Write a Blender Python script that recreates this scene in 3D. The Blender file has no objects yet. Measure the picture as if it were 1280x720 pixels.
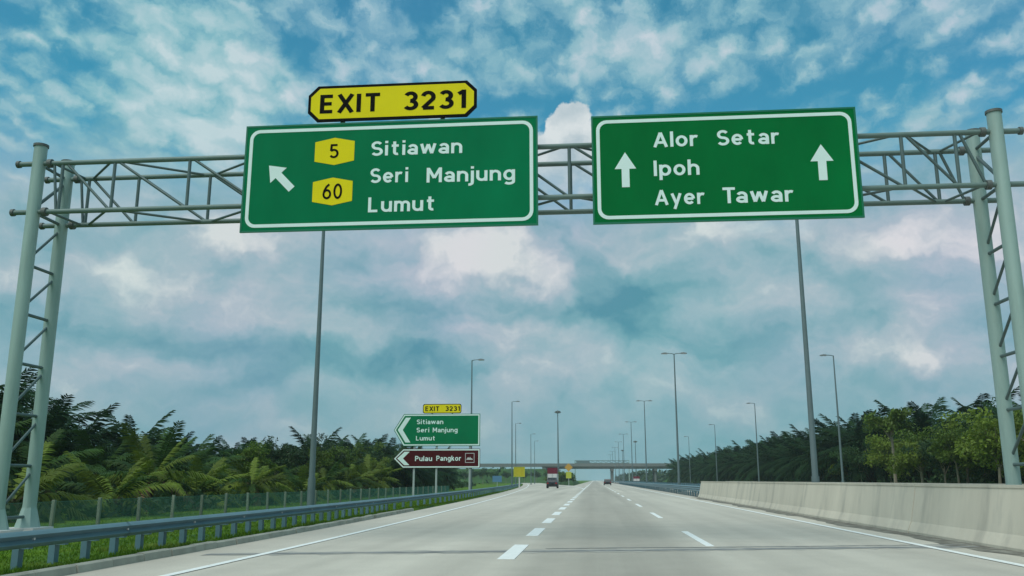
import bpy, bmesh, math, random
import numpy as np
from mathutils import Vector, Matrix, Euler
R = math.radians
random.seed(7)
rng = np.random.default_rng(7)
sc = bpy.context.scene
COL = sc.collection

# ------------------------------------------------------------------ camera
cd = bpy.data.cameras.new('camera')
cd.sensor_width = 36.0
cd.lens = 36.0 * 1100.0 / 1280.0
cd.clip_start = 0.1
cd.clip_end = 12000.0
cam = bpy.data.objects.new('camera', cd)
COL.objects.link(cam)
cam.location = (0, 0, 1.35)
cam.rotation_euler = (R(90 + 12.308), 0, R(5.227))
sc.camera = cam

# ------------------------------------------------------------------ exposure
EXPO = 0.75
sc.view_settings.view_transform = 'Standard'
sc.view_settings.look = 'None'
sc.view_settings.exposure = EXPO
sc.view_settings.gamma = 1.0
sc.view_settings.use_curve_mapping = False
sc.render.engine = 'CYCLES'
sc.cycles.use_denoising = True
sc.cycles.max_bounces = 6
sc.cycles.transparent_max_bounces = 8
sc.cycles.volume_bounces = 1

# ------------------------------------------------------------------ sun
SUN_AZ = math.atan2(-0.55, -0.83)      # behind the camera and a little to the left
SUN_EL = R(58)
sd = bpy.data.lights.new('sun', 'SUN')
sd.energy = 1.5
sd.angle = R(48)
sd.color = (1.0, 0.96, 0.89)
sun = bpy.data.objects.new('sun', sd)
COL.objects.link(sun)
sv = Vector((math.sin(SUN_AZ) * math.cos(SUN_EL), math.cos(SUN_AZ) * math.cos(SUN_EL), math.sin(SUN_EL)))
sun.rotation_euler = (-sv).to_track_quat('-Z', 'Y').to_euler()
sun.location = (0, -20, 60)

# ------------------------------------------------------------------ world: sky with broken cloud
SKY_STRENGTH = 0.1
def lin(c):
    c = c / 255.0
    return c / 12.92 if c <= 0.04045 else ((c + 0.055) / 1.055) ** 2.4
def skyc(r, g, b):                      # radiance of a cloud tone, in units of the background strength
    k = 1.0 / (SKY_STRENGTH * 2 ** EXPO)
    return (lin(r) * k, lin(g) * k, lin(b) * k, 1.0)
def build_world():
    w = bpy.data.worlds.new('World')
    sc.world = w
    w.use_nodes = True
    nt = w.node_tree
    nt.nodes.clear()
    N, L = nt.nodes, nt.links
    def setin(s, v):
        if hasattr(v, 'is_output'):
            L.new(v, s)
        else:
            s.default_value = v
    def math_(op, a, b=None, clamp=False):
        n = N.new('ShaderNodeMath'); n.operation = op; n.use_clamp = clamp
        setin(n.inputs[0], a)
        if b is not None: setin(n.inputs[1], b)
        return n.outputs[0]
    def vm(op, a, b=None, out=0):
        n = N.new('ShaderNodeVectorMath'); n.operation = op
        setin(n.inputs[0], a)
        if b is not None: setin(n.inputs[1], b)
        return n.outputs[out]
    def noise(v, scale, detail, rough=0.55, lac=2.0):
        n = N.new('ShaderNodeTexNoise')
        L.new(v, n.inputs['Vector'])
        n.inputs['Scale'].default_value = scale
        n.inputs['Detail'].default_value = detail
        n.inputs['Roughness'].default_value = rough
        n.inputs['Lacunarity'].default_value = lac
        return n
    def smooth(v, a, b, lo=0.0, hi=1.0):
        n = N.new('ShaderNodeMapRange'); n.interpolation_type = 'SMOOTHSTEP'
        L.new(v, n.inputs['Value'])
        n.inputs['From Min'].default_value = a; n.inputs['From Max'].default_value = b
        n.inputs['To Min'].default_value = lo; n.inputs['To Max'].default_value = hi
        return n.outputs['Result']
    def mix(f, a, b):
        n = N.new('ShaderNodeMix'); n.data_type = 'RGBA'
        setin(n.inputs['Factor'], f); setin(n.inputs['A'], a); setin(n.inputs['B'], b)
        return n.outputs['Result']
    def ramp(v, stops):
        n = N.new('ShaderNodeValToRGB')
        e = n.color_ramp.elements
        while len(e) < len(stops): e.new(0.5)
        for k, (p, c) in enumerate(stops):
            e[k].position = p; e[k].color = c
        L.new(v, n.inputs['Fac'])
        return n.outputs['Color']
    tc = N.new('ShaderNodeTexCoord')
    d = vm('NORMALIZE', tc.outputs['Generated'])
    sp = N.new('ShaderNodeSeparateXYZ'); L.new(d, sp.inputs[0])
    dx, dy, dz = sp.outputs
    az = math_('ARCTAN2', dx, dy)
    el = math_('ARCSINE', dz)
    cb = N.new('ShaderNodeCombineXYZ'); L.new(az, cb.inputs[0]); L.new(el, cb.inputs[1])
    p0 = cb.outputs[0]
    wn = noise(d, 9.0, 5.0, 0.6)
    warp = vm('MULTIPLY', vm('SUBTRACT', wn.outputs['Color'], (0.5, 0.5, 0.5)), (0.16, 0.10, 0.0))
    p = vm('ADD', p0, warp)
    wn2 = noise(d, 30.0, 5.0, 0.62)
    warp2 = vm('MULTIPLY', vm('SUBTRACT', wn2.outputs['Color'], (0.5, 0.5, 0.5)), (0.045, 0.04, 0.0))
    ps = vm('ADD', p0, warp2)
    def blobs(lst, base, pv, inner=0.1, outer=1.35):
        acc = base
        for (a, e_, rx, ry, wt) in lst:
            q = vm('MULTIPLY', vm('SUBTRACT', pv, (a, e_, 0)), (1 / rx, 1 / ry, 0))
            ln = vm('LENGTH', q, out=1)
            acc = math_('ADD', acc, smooth(ln, inner, outer, wt, 0.0))
        return acc
    low = [(-0.129, 0.252, 0.078, 0.034, .50), (-0.393, 0.258, 0.068, 0.026, .45), (-0.497, 0.215, 0.07, 0.029, .34),
           (-0.045, 0.215, 0.032, 0.023, .34), (-0.018, 0.119, 0.041, 0.027, .22), (0.356, 0.12, 0.022, 0.024, .30),
           (0.387, 0.24, 0.09, 0.036, .30), (0.131, 0.272, 0.055, 0.023, .34), (-0.091, 0.16, 0.082, 0.045, .16),
           (0.042, 0.19, 0.095, 0.055, -.50), (-0.419, 0.145, 0.15, 0.022, -.42), (-0.245, 0.127, 0.12, 0.02, -.42),
           (0.303, 0.173, 0.06, 0.016, -.28), (-0.192, 0.178, 0.09, 0.022, -.25), (-0.584, 0.166, 0.09, 0.03, -.1)]
    high = [(-0.441, 0.44, 0.19, 0.045, .16), (0.095, 0.474, 0.15, 0.04, .16), (-0.17, 0.48, 0.064, 0.032, .08),
            (-0.453, 0.37, 0.16, 0.05, .28), (-0.343, 0.468, 0.03, 0.04, -.20), (0.316, 0.406, 0.19, 0.03, -.22),
            (-0.615, 0.451, 0.055, 0.013, -.2), (-0.06, 0.425, 0.09, 0.02, -.14)]
    tower = [(-0.021, 0.392, 0.027, 0.034, 1.0), (-0.047, 0.355, 0.034, 0.04, 1.0), (-0.008, 0.352, 0.03, 0.044, 1.0)]
    # clear air
    sky = N.new('ShaderNodeTexSky'); sky.sky_type = 'NISHITA'
    sky.sun_disc = False
    sky.sun_elevation = SUN_EL
    sky.sun_rotation = SUN_AZ
    sky.air_density = 1.0; sky.dust_density = 0.6; sky.ozone_density = 2.5
    blue = sky.outputs['Color']
    tint = N.new('ShaderNodeMix'); tint.data_type = 'RGBA'; tint.blend_type = 'MULTIPLY'
    tint.inputs['Factor'].default_value = 1.0
    L.new(blue, tint.inputs['A']); tint.inputs['B'].default_value = (0.25, 0.80, 0.72, 1)
    blue = tint.outputs['Result']
    # high dappled layer of small cloudlets
    hz = math_('ADD', dz, 0.10)
    cu = N.new('ShaderNodeCombineXYZ')
    L.new(math_('DIVIDE', dx, hz), cu.inputs[0]); L.new(math_('DIVIDE', dy, hz), cu.inputs[1])
    cuv = cu.outputs[0]
    sheet_uv = vm('ADD', vm('MULTIPLY', cuv, (1.0, 0.62, 1.0)), vm('MULTIPLY', wn2.outputs['Color'], (0.10, 0.10, 0.0)))
    vo = N.new('ShaderNodeTexVoronoi'); vo.feature = 'SMOOTH_F1'; vo.inputs['Scale'].default_value = 16.0
    vo.inputs['Smoothness'].default_value = 0.55; vo.inputs['Randomness'].default_value = 1.0
    L.new(sheet_uv, vo.inputs['Vector'])
    nA = noise(sheet_uv, 22.0, 4.0, 0.55)
    puff = math_('SUBTRACT', 0.86, vo.outputs['Distance'])
    nA2 = noise(cuv, 2.3, 3.0, 0.5)
    fA = math_('ADD', math_('ADD', math_('MULTIPLY', nA.outputs['Fac'], 0.42), math_('MULTIPLY', puff, 0.46)), math_('MULTIPLY', nA2.outputs['Fac'], 0.46))
    fA = blobs(high, fA, p)
    mA = smooth(fA, 0.40, 0.76)
    colA = ramp(fA, [(0.44, skyc(92, 162, 188)), (0.70, skyc(142, 186, 199)), (0.95, skyc(198, 211, 219))])
    upper = mix(mA, blue, colA)
    # lower rolling layer
    pl = vm('MULTIPLY', p, (6.5, 11.5, 1.0))
    nB = noise(pl, 1.0, 9.0, 0.54)
    nBu = noise(vm('ADD', pl, (0.0, 0.34, 0.0)), 1.0, 9.0, 0.54)      # the same deck a little higher up: gives lit tops and grey bases
    nB2 = noise(vm('MULTIPLY', ps, (16.0, 24.0, 1.0)), 1.0, 5.0, 0.55)
    relief = math_('SUBTRACT', nB.outputs['Fac'], nBu.outputs['Fac'])
    fB = math_('ADD', math_('MULTIPLY', math_('SUBTRACT', nB.outputs['Fac'], 0.5), 0.75), 0.55)
    fB = math_('ADD', fB, math_('MULTIPLY', relief, 1.15))
    fB = math_('ADD', fB, math_('MULTIPLY', math_('SUBTRACT', nB2.outputs['Fac'], 0.5), 0.26))
    fB = blobs(low, fB, p, 0.05, 1.5)
    colB = ramp(fB, [(0.0, skyc(88, 146, 164)), (0.28, skyc(118, 165, 178)), (0.5, skyc(146, 178, 190)),
                     (0.70, skyc(170, 188, 198)), (0.96, skyc(212, 218, 219))])
    # toward the horizon the deck flattens into pale teal air
    fh = smooth(el, 0.0, 0.15, 0.75, 0.0)
    lower = mix(fh, colB, skyc(120, 166, 176))
    fe = math_('ADD', el, math_('MULTIPLY', math_('SUBTRACT', nB.outputs['Fac'], 0.5), 0.16))
    both = mix(smooth(fe, 0.27, 0.37), lower, upper)
    # uneven colour cast over the clouds: greener here, mauve there
    nT = noise(d, 4.0, 3.0, 0.5)
    cast = ramp(nT.outputs['Fac'], [(0.34, (0.92, 1.02, 0.99, 1)), (0.5, (1, 1, 1, 1)), (0.66, (1.07, 0.99, 1.04, 1))])
    cm = N.new('ShaderNodeMix'); cm.data_type = 'RGBA'; cm.blend_type = 'MULTIPLY'; cm.inputs['Factor'].default_value = 1.0
    L.new(both, cm.inputs['A']); L.new(cast, cm.inputs['B']); both = cm.outputs['Result']
    # one tall cumulus head
    tw = blobs(tower, 0.0, ps, 0.55, 1.15)
    tm = smooth(tw, 0.22, 0.62)
    tcol = ramp(math_('MULTIPLY', nB2.outputs['Fac'], 1.0), [(0.3, skyc(168, 188, 198)), (0.62, skyc(216, 224, 226))])
    tfade = smooth(el, 0.31, 0.36)
    both = mix(math_('MULTIPLY', tm, tfade), both, tcol)
    bg = N.new('ShaderNodeBackground')
    L.new(both, bg.inputs['Color'])
    bg.inputs['Strength'].default_value = SKY_STRENGTH
    out = N.new('ShaderNodeOutputWorld')
    L.new(bg.outputs[0], out.inputs['Surface'])
build_world()

# ------------------------------------------------------------------ materials
MATS = {}
def mat(name, col, rough=0.7, metal=0.0, var=0.0, vscale=3.0, bump=0.0, bscale=30.0, col2=None, c2scale=1.0, c2lo=0.45, c2hi=0.65,
        stretch=(1, 1, 1), leaf=0.0, rand=0.0, spec=0.3, emit=0.0):
    if name in MATS: return MATS[name]
    m = bpy.data.materials.new(name)
    m.use_nodes = True
    nt = m.node_tree; N, L = nt.nodes, nt.links
    b = N['Principled BSDF']
    b.inputs['Roughness'].default_value = rough
    b.inputs['Metallic'].default_value = metal
    b.inputs['Specular IOR Level'].default_value = spec
    tc = N.new('ShaderNodeTexCoord')
    mp = N.new('ShaderNodeMapping'); mp.inputs['Scale'].default_value = stretch
    L.new(tc.outputs['Object'], mp.inputs['Vector'])
    cur = None
    rgb = N.new('ShaderNodeRGB'); rgb.outputs[0].default_value = (*col, 1); cur = rgb.outputs[0]
    def noise(scale, detail=5, rgh=0.6):
        n = N.new('ShaderNodeTexNoise'); n.inputs['Scale'].default_value = scale
        n.inputs['Detail'].default_value = detail; n.inputs['Roughness'].default_value = rgh
        L.new(mp.outputs[0], n.inputs['Vector']); return n.outputs['Fac']
    if col2 is not None:
        mr = N.new('ShaderNodeMapRange'); L.new(noise(c2scale), mr.inputs['Value'])
        mr.inputs['From Min'].default_value = c2lo; mr.inputs['From Max'].default_value = c2hi
        mx = N.new('ShaderNodeMix'); mx.data_type = 'RGBA'
        L.new(mr.outputs[0], mx.inputs['Factor']); L.new(cur, mx.inputs['A']); mx.inputs['B'].default_value = (*col2, 1)
        cur = mx.outputs['Result']
    def scale_by(fac, lo, hi, a=0.25, bb=0.75):
        nonlocal cur
        mr = N.new('ShaderNodeMapRange'); L.new(fac, mr.inputs['Value'])
        mr.inputs['From Min'].default_value = a; mr.inputs['From Max'].default_value = bb
        mr.inputs['To Min'].default_value = lo; mr.inputs['To Max'].default_value = hi
        vmn = N.new('ShaderNodeVectorMath'); vmn.operation = 'SCALE'
        L.new(cur, vmn.inputs[0]); L.new(mr.outputs[0], vmn.inputs['Scale']); cur = vmn.outputs[0]
    if var: scale_by(noise(vscale), 1 - var, 1 + var)
    if rand:
        oi = N.new('ShaderNodeObjectInfo'); scale_by(oi.outputs['Random'], 1 - rand, 1 + rand, 0, 1)
    L.new(cur, b.inputs['Base Color'])
    if bump:
        bp = N.new('ShaderNodeBump'); bp.inputs['Strength'].default_value = bump; bp.inputs['Distance'].default_value = 0.02
        L.new(noise(bscale), bp.inputs['Height']); L.new(bp.outputs[0], b.inputs['Normal'])
    if leaf:
        tr = N.new('ShaderNodeBsdfTranslucent'); L.new(cur, tr.inputs['Color'])
        ms = N.new('ShaderNodeMixShader'); ms.inputs[0].default_value = leaf
        L.new(b.outputs[0], ms.inputs[1]); L.new(tr.outputs[0], ms.inputs[2])
        L.new(ms.outputs[0], N['Material Output'].inputs['Surface'])
    MATS[name] = m
    return m

def road_material():
    m = mat('concrete_pavement', (0.54, 0.49, 0.41), 0.85, var=0.07, vscale=0.9, bump=0.15, bscale=60)
    nt = m.node_tree; N, L = nt.nodes, nt.links
    b = N['Principled BSDF']
    src = b.inputs['Base Color'].links[0].from_socket
    tc = N.new('ShaderNodeTexCoord')
    def layer(scale, stretch, lo, hi, a, bb, detail=4):
        nonlocal src
        mp = N.new('ShaderNodeMapping'); mp.inputs['Scale'].default_value = stretch
        L.new(tc.outputs['Object'], mp.inputs['Vector'])
        n = N.new('ShaderNodeTexNoise'); n.inputs['Scale'].default_value = scale; n.inputs['Detail'].default_value = detail
        L.new(mp.outputs[0], n.inputs['Vector'])
        mr = N.new('ShaderNodeMapRange'); L.new(n.outputs['Fac'], mr.inputs['Value'])
        mr.inputs['From Min'].default_value = a; mr.inputs['From Max'].default_value = bb
        mr.inputs['To Min'].default_value = lo; mr.inputs['To Max'].default_value = hi
        v = N.new('ShaderNodeVectorMath'); v.operation = 'SCALE'
        L.new(src, v.inputs[0]); L.new(mr.outputs[0], v.inputs['Scale']); src = v.outputs[0]
    layer(1.0, (0.75, 0.012, 1), 0.80, 1.05, 0.32, 0.68)         # worn wheel tracks
    layer(1.0, (0.25, 0.05, 1), 0.93, 1.05, 0.35, 0.65, 6)       # broad patches
    layer(1.0, (30, 30, 1), 0.92, 1.08, 0.3, 0.7, 3)             # grain
    # the travelled lane is worn and darker than its neighbours
    sx = N.new('ShaderNodeSeparateXYZ'); L.new(tc.outputs['Object'], sx.inputs[0])
    nz = N.new('ShaderNodeTexNoise'); nz.inputs['Scale'].default_value = 0.6; L.new(tc.outputs['Object'], nz.inputs['Vector'])
    def mth(op, a, b_):
        n = N.new('ShaderNodeMath'); n.operation = op
        for i_, v_ in ((0, a), (1, b_)):
            if hasattr(v_, 'is_output'): L.new(v_, n.inputs[i_])
            else: n.inputs[i_].default_value = v_
        return n.outputs[0]
    dist = mth('ABSOLUTE', mth('SUBTRACT', sx.outputs[0], 0.4), 0.0)
    dist = mth('ADD', dist, mth('MULTIPLY', nz.outputs['Fac'], 0.6))
    mr = N.new('ShaderNodeMapRange'); mr.interpolation_type = 'SMOOTHSTEP'; L.new(dist, mr.inputs['Value'])
    mr.inputs['From Min'].default_value = 1.5; mr.inputs['From Max'].default_value = 2.5
    mr.inputs['To Min'].default_value = 0.80; mr.inputs['To Max'].default_value = 1.0
    v = N.new('ShaderNodeVectorMath'); v.operation = 'SCALE'
    L.new(src, v.inputs[0]); L.new(mr.outputs[0], v.inputs['Scale']); src = v.outputs[0]
    L.new(src, b.inputs['Base Color'])
    return m
M_ROAD = road_material()
M_PAINT = mat('road_paint', (0.80, 0.80, 0.76), 0.7, var=0.10, vscale=6, col2=(0.5, 0.5, 0.46), c2scale=9, c2lo=0.58, c2hi=0.75)
M_SEAL = mat('joint_sealant', (0.19, 0.19, 0.185), 0.8, var=0.2, vscale=4, col2=(0.26, 0.26, 0.25), c2scale=2.5, c2lo=0.4, c2hi=0.7)
M_GRIT = mat('gutter_grit', (0.13, 0.12, 0.10), 0.95, var=0.25, vscale=5, col2=(0.27, 0.26, 0.22), c2scale=3)
M_GROUND = mat('verge_soil_grass', (0.10, 0.18, 0.016), 0.95, spec=0.05, var=0.25, vscale=0.6, bump=0.6, bscale=14, col2=(0.045, 0.10, 0.028), c2scale=0.18)
M_GRASS = mat('grass_blade', (0.10, 0.19, 0.018), 0.8, spec=0.05, leaf=0.35, col2=(0.17, 0.22, 0.04), c2scale=0.5, c2lo=0.5, c2hi=0.7, var=0.25, vscale=1.2)
M_BANK = mat('bank_grass', (0.035, 0.085, 0.02), 0.95, var=0.35, vscale=0.25, bump=0.8, bscale=3)
M_KERB = mat('kerb_concrete', (0.36, 0.35, 0.29), 0.9, var=0.18, vscale=2.0, bump=0.3, bscale=25, rand=0.10, col2=(0.20, 0.20, 0.15), c2scale=1.3, c2lo=0.55, c2hi=0.8)
M_GALV = mat('galvanised_rail', (0.125, 0.215, 0.245), 0.5, metal=0.1, var=0.12, vscale=1.5, rand=0.08, spec=0.5)
M_POSTM = mat('rail_post_steel', (0.10, 0.19, 0.22), 0.6, metal=0.0, var=0.15, vscale=3, rand=0.15)
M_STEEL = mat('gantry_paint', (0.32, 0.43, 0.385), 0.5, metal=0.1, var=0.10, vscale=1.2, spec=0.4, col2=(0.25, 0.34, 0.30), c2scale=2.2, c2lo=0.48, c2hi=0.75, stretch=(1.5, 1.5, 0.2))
M_BRACE = mat('brace_paint_backlit', (0.10, 0.145, 0.14), 0.5, metal=0.1, var=0.12, vscale=1.5, spec=0.4)  # gantry paint darkened: the backlit look is put into the colour
M_CHORD = mat('chord_paint_backlit', (0.14, 0.20, 0.18), 0.5, metal=0.05, var=0.12, vscale=1.5, spec=0.3)  # darker than the legs: shade against the bright sky, painted in
M_BOLT = mat('flange_steel', (0.13, 0.14, 0.13), 0.6, metal=0.3, var=0.2, vscale=6)
M_LAMP = mat('lamp_post_galvanised', (0.13, 0.175, 0.18), 0.5, metal=0.1, var=0.10, vscale=1.5, spec=0.4)
M_LHEAD = mat('lamp_head_grey', (0.25, 0.27, 0.28), 0.5)
M_LENS = mat('lamp_lens', (0.5, 0.52, 0.5), 0.2)
M_CONC = mat('barrier_concrete', (0.60, 0.545, 0.44), 0.9, var=0.12, vscale=0.8, bump=0.25, bscale=20, rand=0.05,
             col2=(0.34, 0.32, 0.27), c2scale=1.1, c2lo=0.51, c2hi=0.80, stretch=(1, 1, 0.2))
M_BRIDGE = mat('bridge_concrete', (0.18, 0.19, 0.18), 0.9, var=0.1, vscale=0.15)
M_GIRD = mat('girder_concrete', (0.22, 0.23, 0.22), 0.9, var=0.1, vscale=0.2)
M_GREEN = mat('sign_green', (0.002, 0.17, 0.066), 0.5, var=0.16, vscale=0.6, stretch=(1, 1, 0.5), spec=0.04)
M_GREEN2 = mat('sign_green_deep', (0.002, 0.15, 0.036), 0.5, var=0.18, vscale=0.6, stretch=(1, 1, 0.5), spec=0.04)
M_GEDGE = mat('sign_edge_green', (0.012, 0.16, 0.085), 0.45)
M_WHITE = mat('sign_white', (0.72, 0.86, 0.80), 0.4, var=0.04, vscale=3, spec=0.5)
M_YEL = mat('sign_yellow', (0.80, 0.66, 0.012), 0.5, var=0.05, vscale=1.5, spec=0.05)
M_YELF = mat('haze_muted_yellow', (0.46, 0.40, 0.03), 0.6, var=0.15, vscale=1.5, spec=0.05)  # yellow dulled in the colour itself to imitate distance haze
M_BLACK = mat('sign_black', (0.008, 0.007, 0.006), 0.6, spec=0.03)
M_BROWN = mat('sign_brown', (0.07, 0.008, 0.010), 0.5, spec=0.04, var=0.1, vscale=0.6)
M_ALU = mat('sign_back_aluminium', (0.32, 0.34, 0.34), 0.45, metal=0.6)
M_SPOST = mat('sign_post_grey', (0.36, 0.40, 0.39), 0.6, var=0.1, vscale=2)
M_FPOST = mat('fence_post_concrete', (0.19, 0.22, 0.17), 0.9, var=0.2, vscale=5, rand=0.2)
M_WIRE = mat('fence_wire_green', (0.05, 0.16, 0.12), 0.5)
M_TRUNK = mat('palm_trunk', (0.075, 0.055, 0.035), 0.95, var=0.3, vscale=6, bump=0.8, bscale=10)
M_BARK = mat('bark_pale', (0.26, 0.22, 0.16), 0.9, var=0.3, vscale=5, bump=0.5, bscale=18)
M_FROND = mat('palm_frond', (0.034, 0.076, 0.012), 0.6, leaf=0.22, rand=0.45, var=0.25, vscale=0.8, spec=0.15)
M_FROND_B = mat('palm_frond_bright', (0.105, 0.145, 0.018), 0.6, leaf=0.25, rand=0.5, var=0.25, vscale=0.8, spec=0.15)
M_DEAD = mat('palm_frond_dry', (0.17, 0.115, 0.055), 0.8, leaf=0.15, rand=0.3)
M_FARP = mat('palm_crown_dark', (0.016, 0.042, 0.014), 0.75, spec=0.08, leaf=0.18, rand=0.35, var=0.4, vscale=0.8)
M_LEAF = mat('leaf_green', (0.095, 0.155, 0.015), 0.55, leaf=0.28, rand=0.3, var=0.45, vscale=0.9)
M_LEAFD = mat('leaf_dark', (0.030, 0.068, 0.018), 0.6, leaf=0.2, rand=0.3, var=0.45, vscale=0.9)
M_LEAFL = mat('leaf_light', (0.125, 0.175, 0.018), 0.55, leaf=0.3, rand=0.25, var=0.4, vscale=0.9)
M_WOOD = mat('far_wood_leaf', (0.026, 0.055, 0.022), 0.8, leaf=0.15, var=0.5, vscale=0.3)
M_CARD = mat('car_paint_dark', (0.018, 0.022, 0.026), 0.25, spec=0.5)
M_GLASS = mat('car_glass', (0.02, 0.025, 0.03), 0.08, spec=0.6)
M_TYRE = mat('tyre_rubber', (0.02, 0.02, 0.02), 0.9)
M_RED = mat('lorry_red', (0.13, 0.006, 0.022), 0.5, var=0.1, vscale=1)
M_LWHT = mat('lorry_white', (0.55, 0.55, 0.53), 0.5, var=0.08, vscale=1)
M_TAIL = mat('tail_light_red', (0.35, 0.01, 0.01), 0.3)
M_ORANGE = mat('sign_orange', (0.48, 0.27, 0.05), 0.5)  # muted colour, distance haze painted in
M_LIME = mat('sign_yellow_green', (0.42, 0.45, 0.05), 0.5)  # also toned down, with far haze put into the colour
M_BLUE = mat('sign_blue', (0.10, 0.22, 0.36), 0.5)

# ------------------------------------------------------------------ helpers
class MB:
    def __init__(s): s.v = []; s.f = []
    def add(s, vs, fs):
        o = len(s.v); s.v += [tuple(map(float, x)) for x in vs]; s.f += [tuple(i + o for i in f) for f in fs]; return s
    def box(s, x0, x1, y0, y1, z0, z1):
        return s.add([(x0, y0, z0), (x1, y0, z0), (x1, y1, z0), (x0, y1, z0), (x0, y0, z1), (x1, y0, z1), (x1, y1, z1), (x0, y1, z1)],
                     [(0, 3, 2, 1), (4, 5, 6, 7), (0, 1, 5, 4), (1, 2, 6, 5), (2, 3, 7, 6), (3, 0, 4, 7)])
    def tube(s, p0, p1, r0, r1=None, n=10):
        r1 = r0 if r1 is None else r1
        a = Vector(p0); b = Vector(p1); d = (b - a).normalized()
        u = d.orthogonal().normalized(); w = d.cross(u)
        vs = []
        for (c, r) in ((a, r0), (b, r1)):
            for k in range(n):
                t = 2 * math.pi * k / n
                vs.append(c + u * (r * math.cos(t)) + w * (r * math.sin(t)))
        fs = [(k, (k + 1) % n, n + (k + 1) % n, n + k) for k in range(n)]
        fs += [tuple(reversed(range(n))), tuple(range(n, 2 * n))]
        return s.add(vs, fs)
    def path(s, pts, rad, n=8):
        pts = [Vector(q) for q in pts]; vs = []; fs = []
        for i, c in enumerate(pts):
            d = (pts[min(i + 1, len(pts) - 1)] - pts[max(i - 1, 0)]).normalized()
            u = d.cross(Vector((0.31, 0.2, 0.93))).normalized(); w = d.cross(u)
            r = rad[i] if isinstance(rad, (list, tuple)) else rad
            for k in range(n):
                t = 2 * math.pi * k / n
                vs.append(c + u * (r * math.cos(t)) + w * (r * math.sin(t)))
        for i in range(len(pts) - 1):
            for k in range(n):
                fs.append((i * n + k, i * n + (k + 1) % n, (i + 1) * n + (k + 1) % n, (i + 1) * n + k))
        fs += [tuple(reversed(range(n))), tuple(range((len(pts) - 1) * n, len(pts) * n))]
        return s.add(vs, fs)
    def prism_xz(s, poly, y0, y1):
        n = len(poly)
        vs = [(x, y0, z) for x, z in poly] + [(x, y1, z) for x, z in poly]
        fs = [tuple(range(n)), tuple(reversed(range(n, 2 * n)))] + [(k, n + k, n + (k + 1) % n, (k + 1) % n) for k in range(n)]
        return s.add(vs, fs)
    def mesh(s, name, m, smooth=False):
        me = bpy.data.meshes.new(name); me.from_pydata(s.v, [], s.f); me.validate()
        bm = bmesh.new(); bm.from_mesh(me); bmesh.ops.recalc_face_normals(bm, faces=bm.faces); bm.to_mesh(me); bm.free()
        me.materials.append(m)
        if smooth:
            me.polygons.foreach_set('use_smooth', [True] * len(me.polygons))
            try: me.set_sharp_from_angle(angle=R(40))
            except Exception: pass
        return me
    def build(s, name, m, parent=None, smooth=False):
        if parent is not None:                      # vertices are given in world space
            o = parent_world(parent)
            s.v = [(x - o[0], y - o[1], z - o[2]) for x, y, z in s.v]
        return link(name, s.mesh(name, m, smooth), parent)
def parent_world(p):
    o = Vector((0, 0, 0))
    while p is not None:
        o = o + p.location; p = p.parent
    return o
def link(name, me, parent=None, loc=None, rot=None, scale=None):
    ob = bpy.data.objects.new(name, me); COL.objects.link(ob)
    if parent is not None: ob.parent = parent
    if loc is not None: ob.location = loc
    if rot is not None: ob.rotation_euler = rot
    if scale is not None: ob.scale = scale
    return ob
def tag(o, label=None, cat=None, group=None, kind=None):
    if label: o['label'] = label
    if cat: o['category'] = cat
    if group: o['group'] = group
    if kind: o['kind'] = kind
    return o
def thing(name, label, cat, loc=(0, 0, 0), rz=0.0, group=None):
    o = bpy.data.objects.new(name, None); COL.objects.link(o)
    o.empty_display_size = 0.2
    o.location = loc; o.rotation_euler = (0, 0, rz)
    return tag(o, label, cat, group)
def copy_tree(o, parent=None):
    c = o.copy(); COL.objects.link(c); c.parent = parent
    for ch in [x for x in o.children]: copy_tree(ch, c)
    return c
ORD = ['nearest', 'second nearest', 'third nearest', 'fourth nearest', 'fifth nearest', 'sixth nearest', 'seventh nearest', 'eighth nearest', 'ninth nearest', 'tenth nearest',
       'eleventh nearest', 'twelfth nearest', 'thirteenth nearest', 'fourteenth nearest']

def K(Y):                                           # kerb line of the left verge and of the exit ramp
    return -7.65 - 0.00452 * max(0.0, min(Y, 420) - 18.0) ** 1.45
def ramp_right(Y):
    return min(-5.0, K(Y) + 12.0 - 3.0 * min(1.0, max(0.0, (Y - 222) / 90.0)))
def zg(X, Y):                                       # natural ground height
    u = K(Y) - X
    if u > 0.15:
        top = 0.10 if Y < 40 else 0.10 - 0.07 * min(1, (Y - 40) / 10)
        t = min(1.0, max(0.0, (u - 0.7) / 11.0)); t = t * t * (3 - 2 * t)
        return top * (1 - t) - 0.52 * t
    if X > 23.2:
        t = min(1.0, (X - 23.2) / 8.0)
        return -0.03 - 0.35 * t
    return -0.04

# ------------------------------------------------------------------ ground
def sheet(name, rows, m, zoff=0.0):
    vs, fs = [], []
    n = len(rows[0])
    for r in rows: vs += r
    for i in range(len(rows) - 1):
        for j in range(n - 1):
            a = i * n + j
            fs.append((a, a + 1, a + n + 1, a + n))
    me = bpy.data.meshes.new(name); me.from_pydata(vs, [], fs); me.materials.append(m)
    me.polygons.foreach_set('use_smooth', [True] * len(me.polygons))
    return link(name, me)
YS = [-300, -100, -40, -10] + [float(y) for y in range(0, 64, 3)] + [float(y) for y in range(70, 340, 10)] + [380, 420, 500, 700, 1000, 1500, 2500]
US = [2000, 800, 300, 120, 60, 40, 30, 24, 20, 17, 14.5, 12.5, 10.5, 9, 7.5, 6, 4.5, 3, 1.8, 1.0, 0.6, 0.155, 0.145, 0.0]
RXS = [-4.6, 0, 9.4, 23.1, 23.4, 25, 28, 31.5, 36, 50, 90, 200, 600, 2000]
rows = []
for Y in YS:
    rows.append([(K(Y) - u, Y, zg(K(Y) - u, Y)) for u in US] + [(x, Y, zg(x, Y)) for x in RXS])
tag(sheet('ground', rows, M_GROUND), kind='structure')

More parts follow.
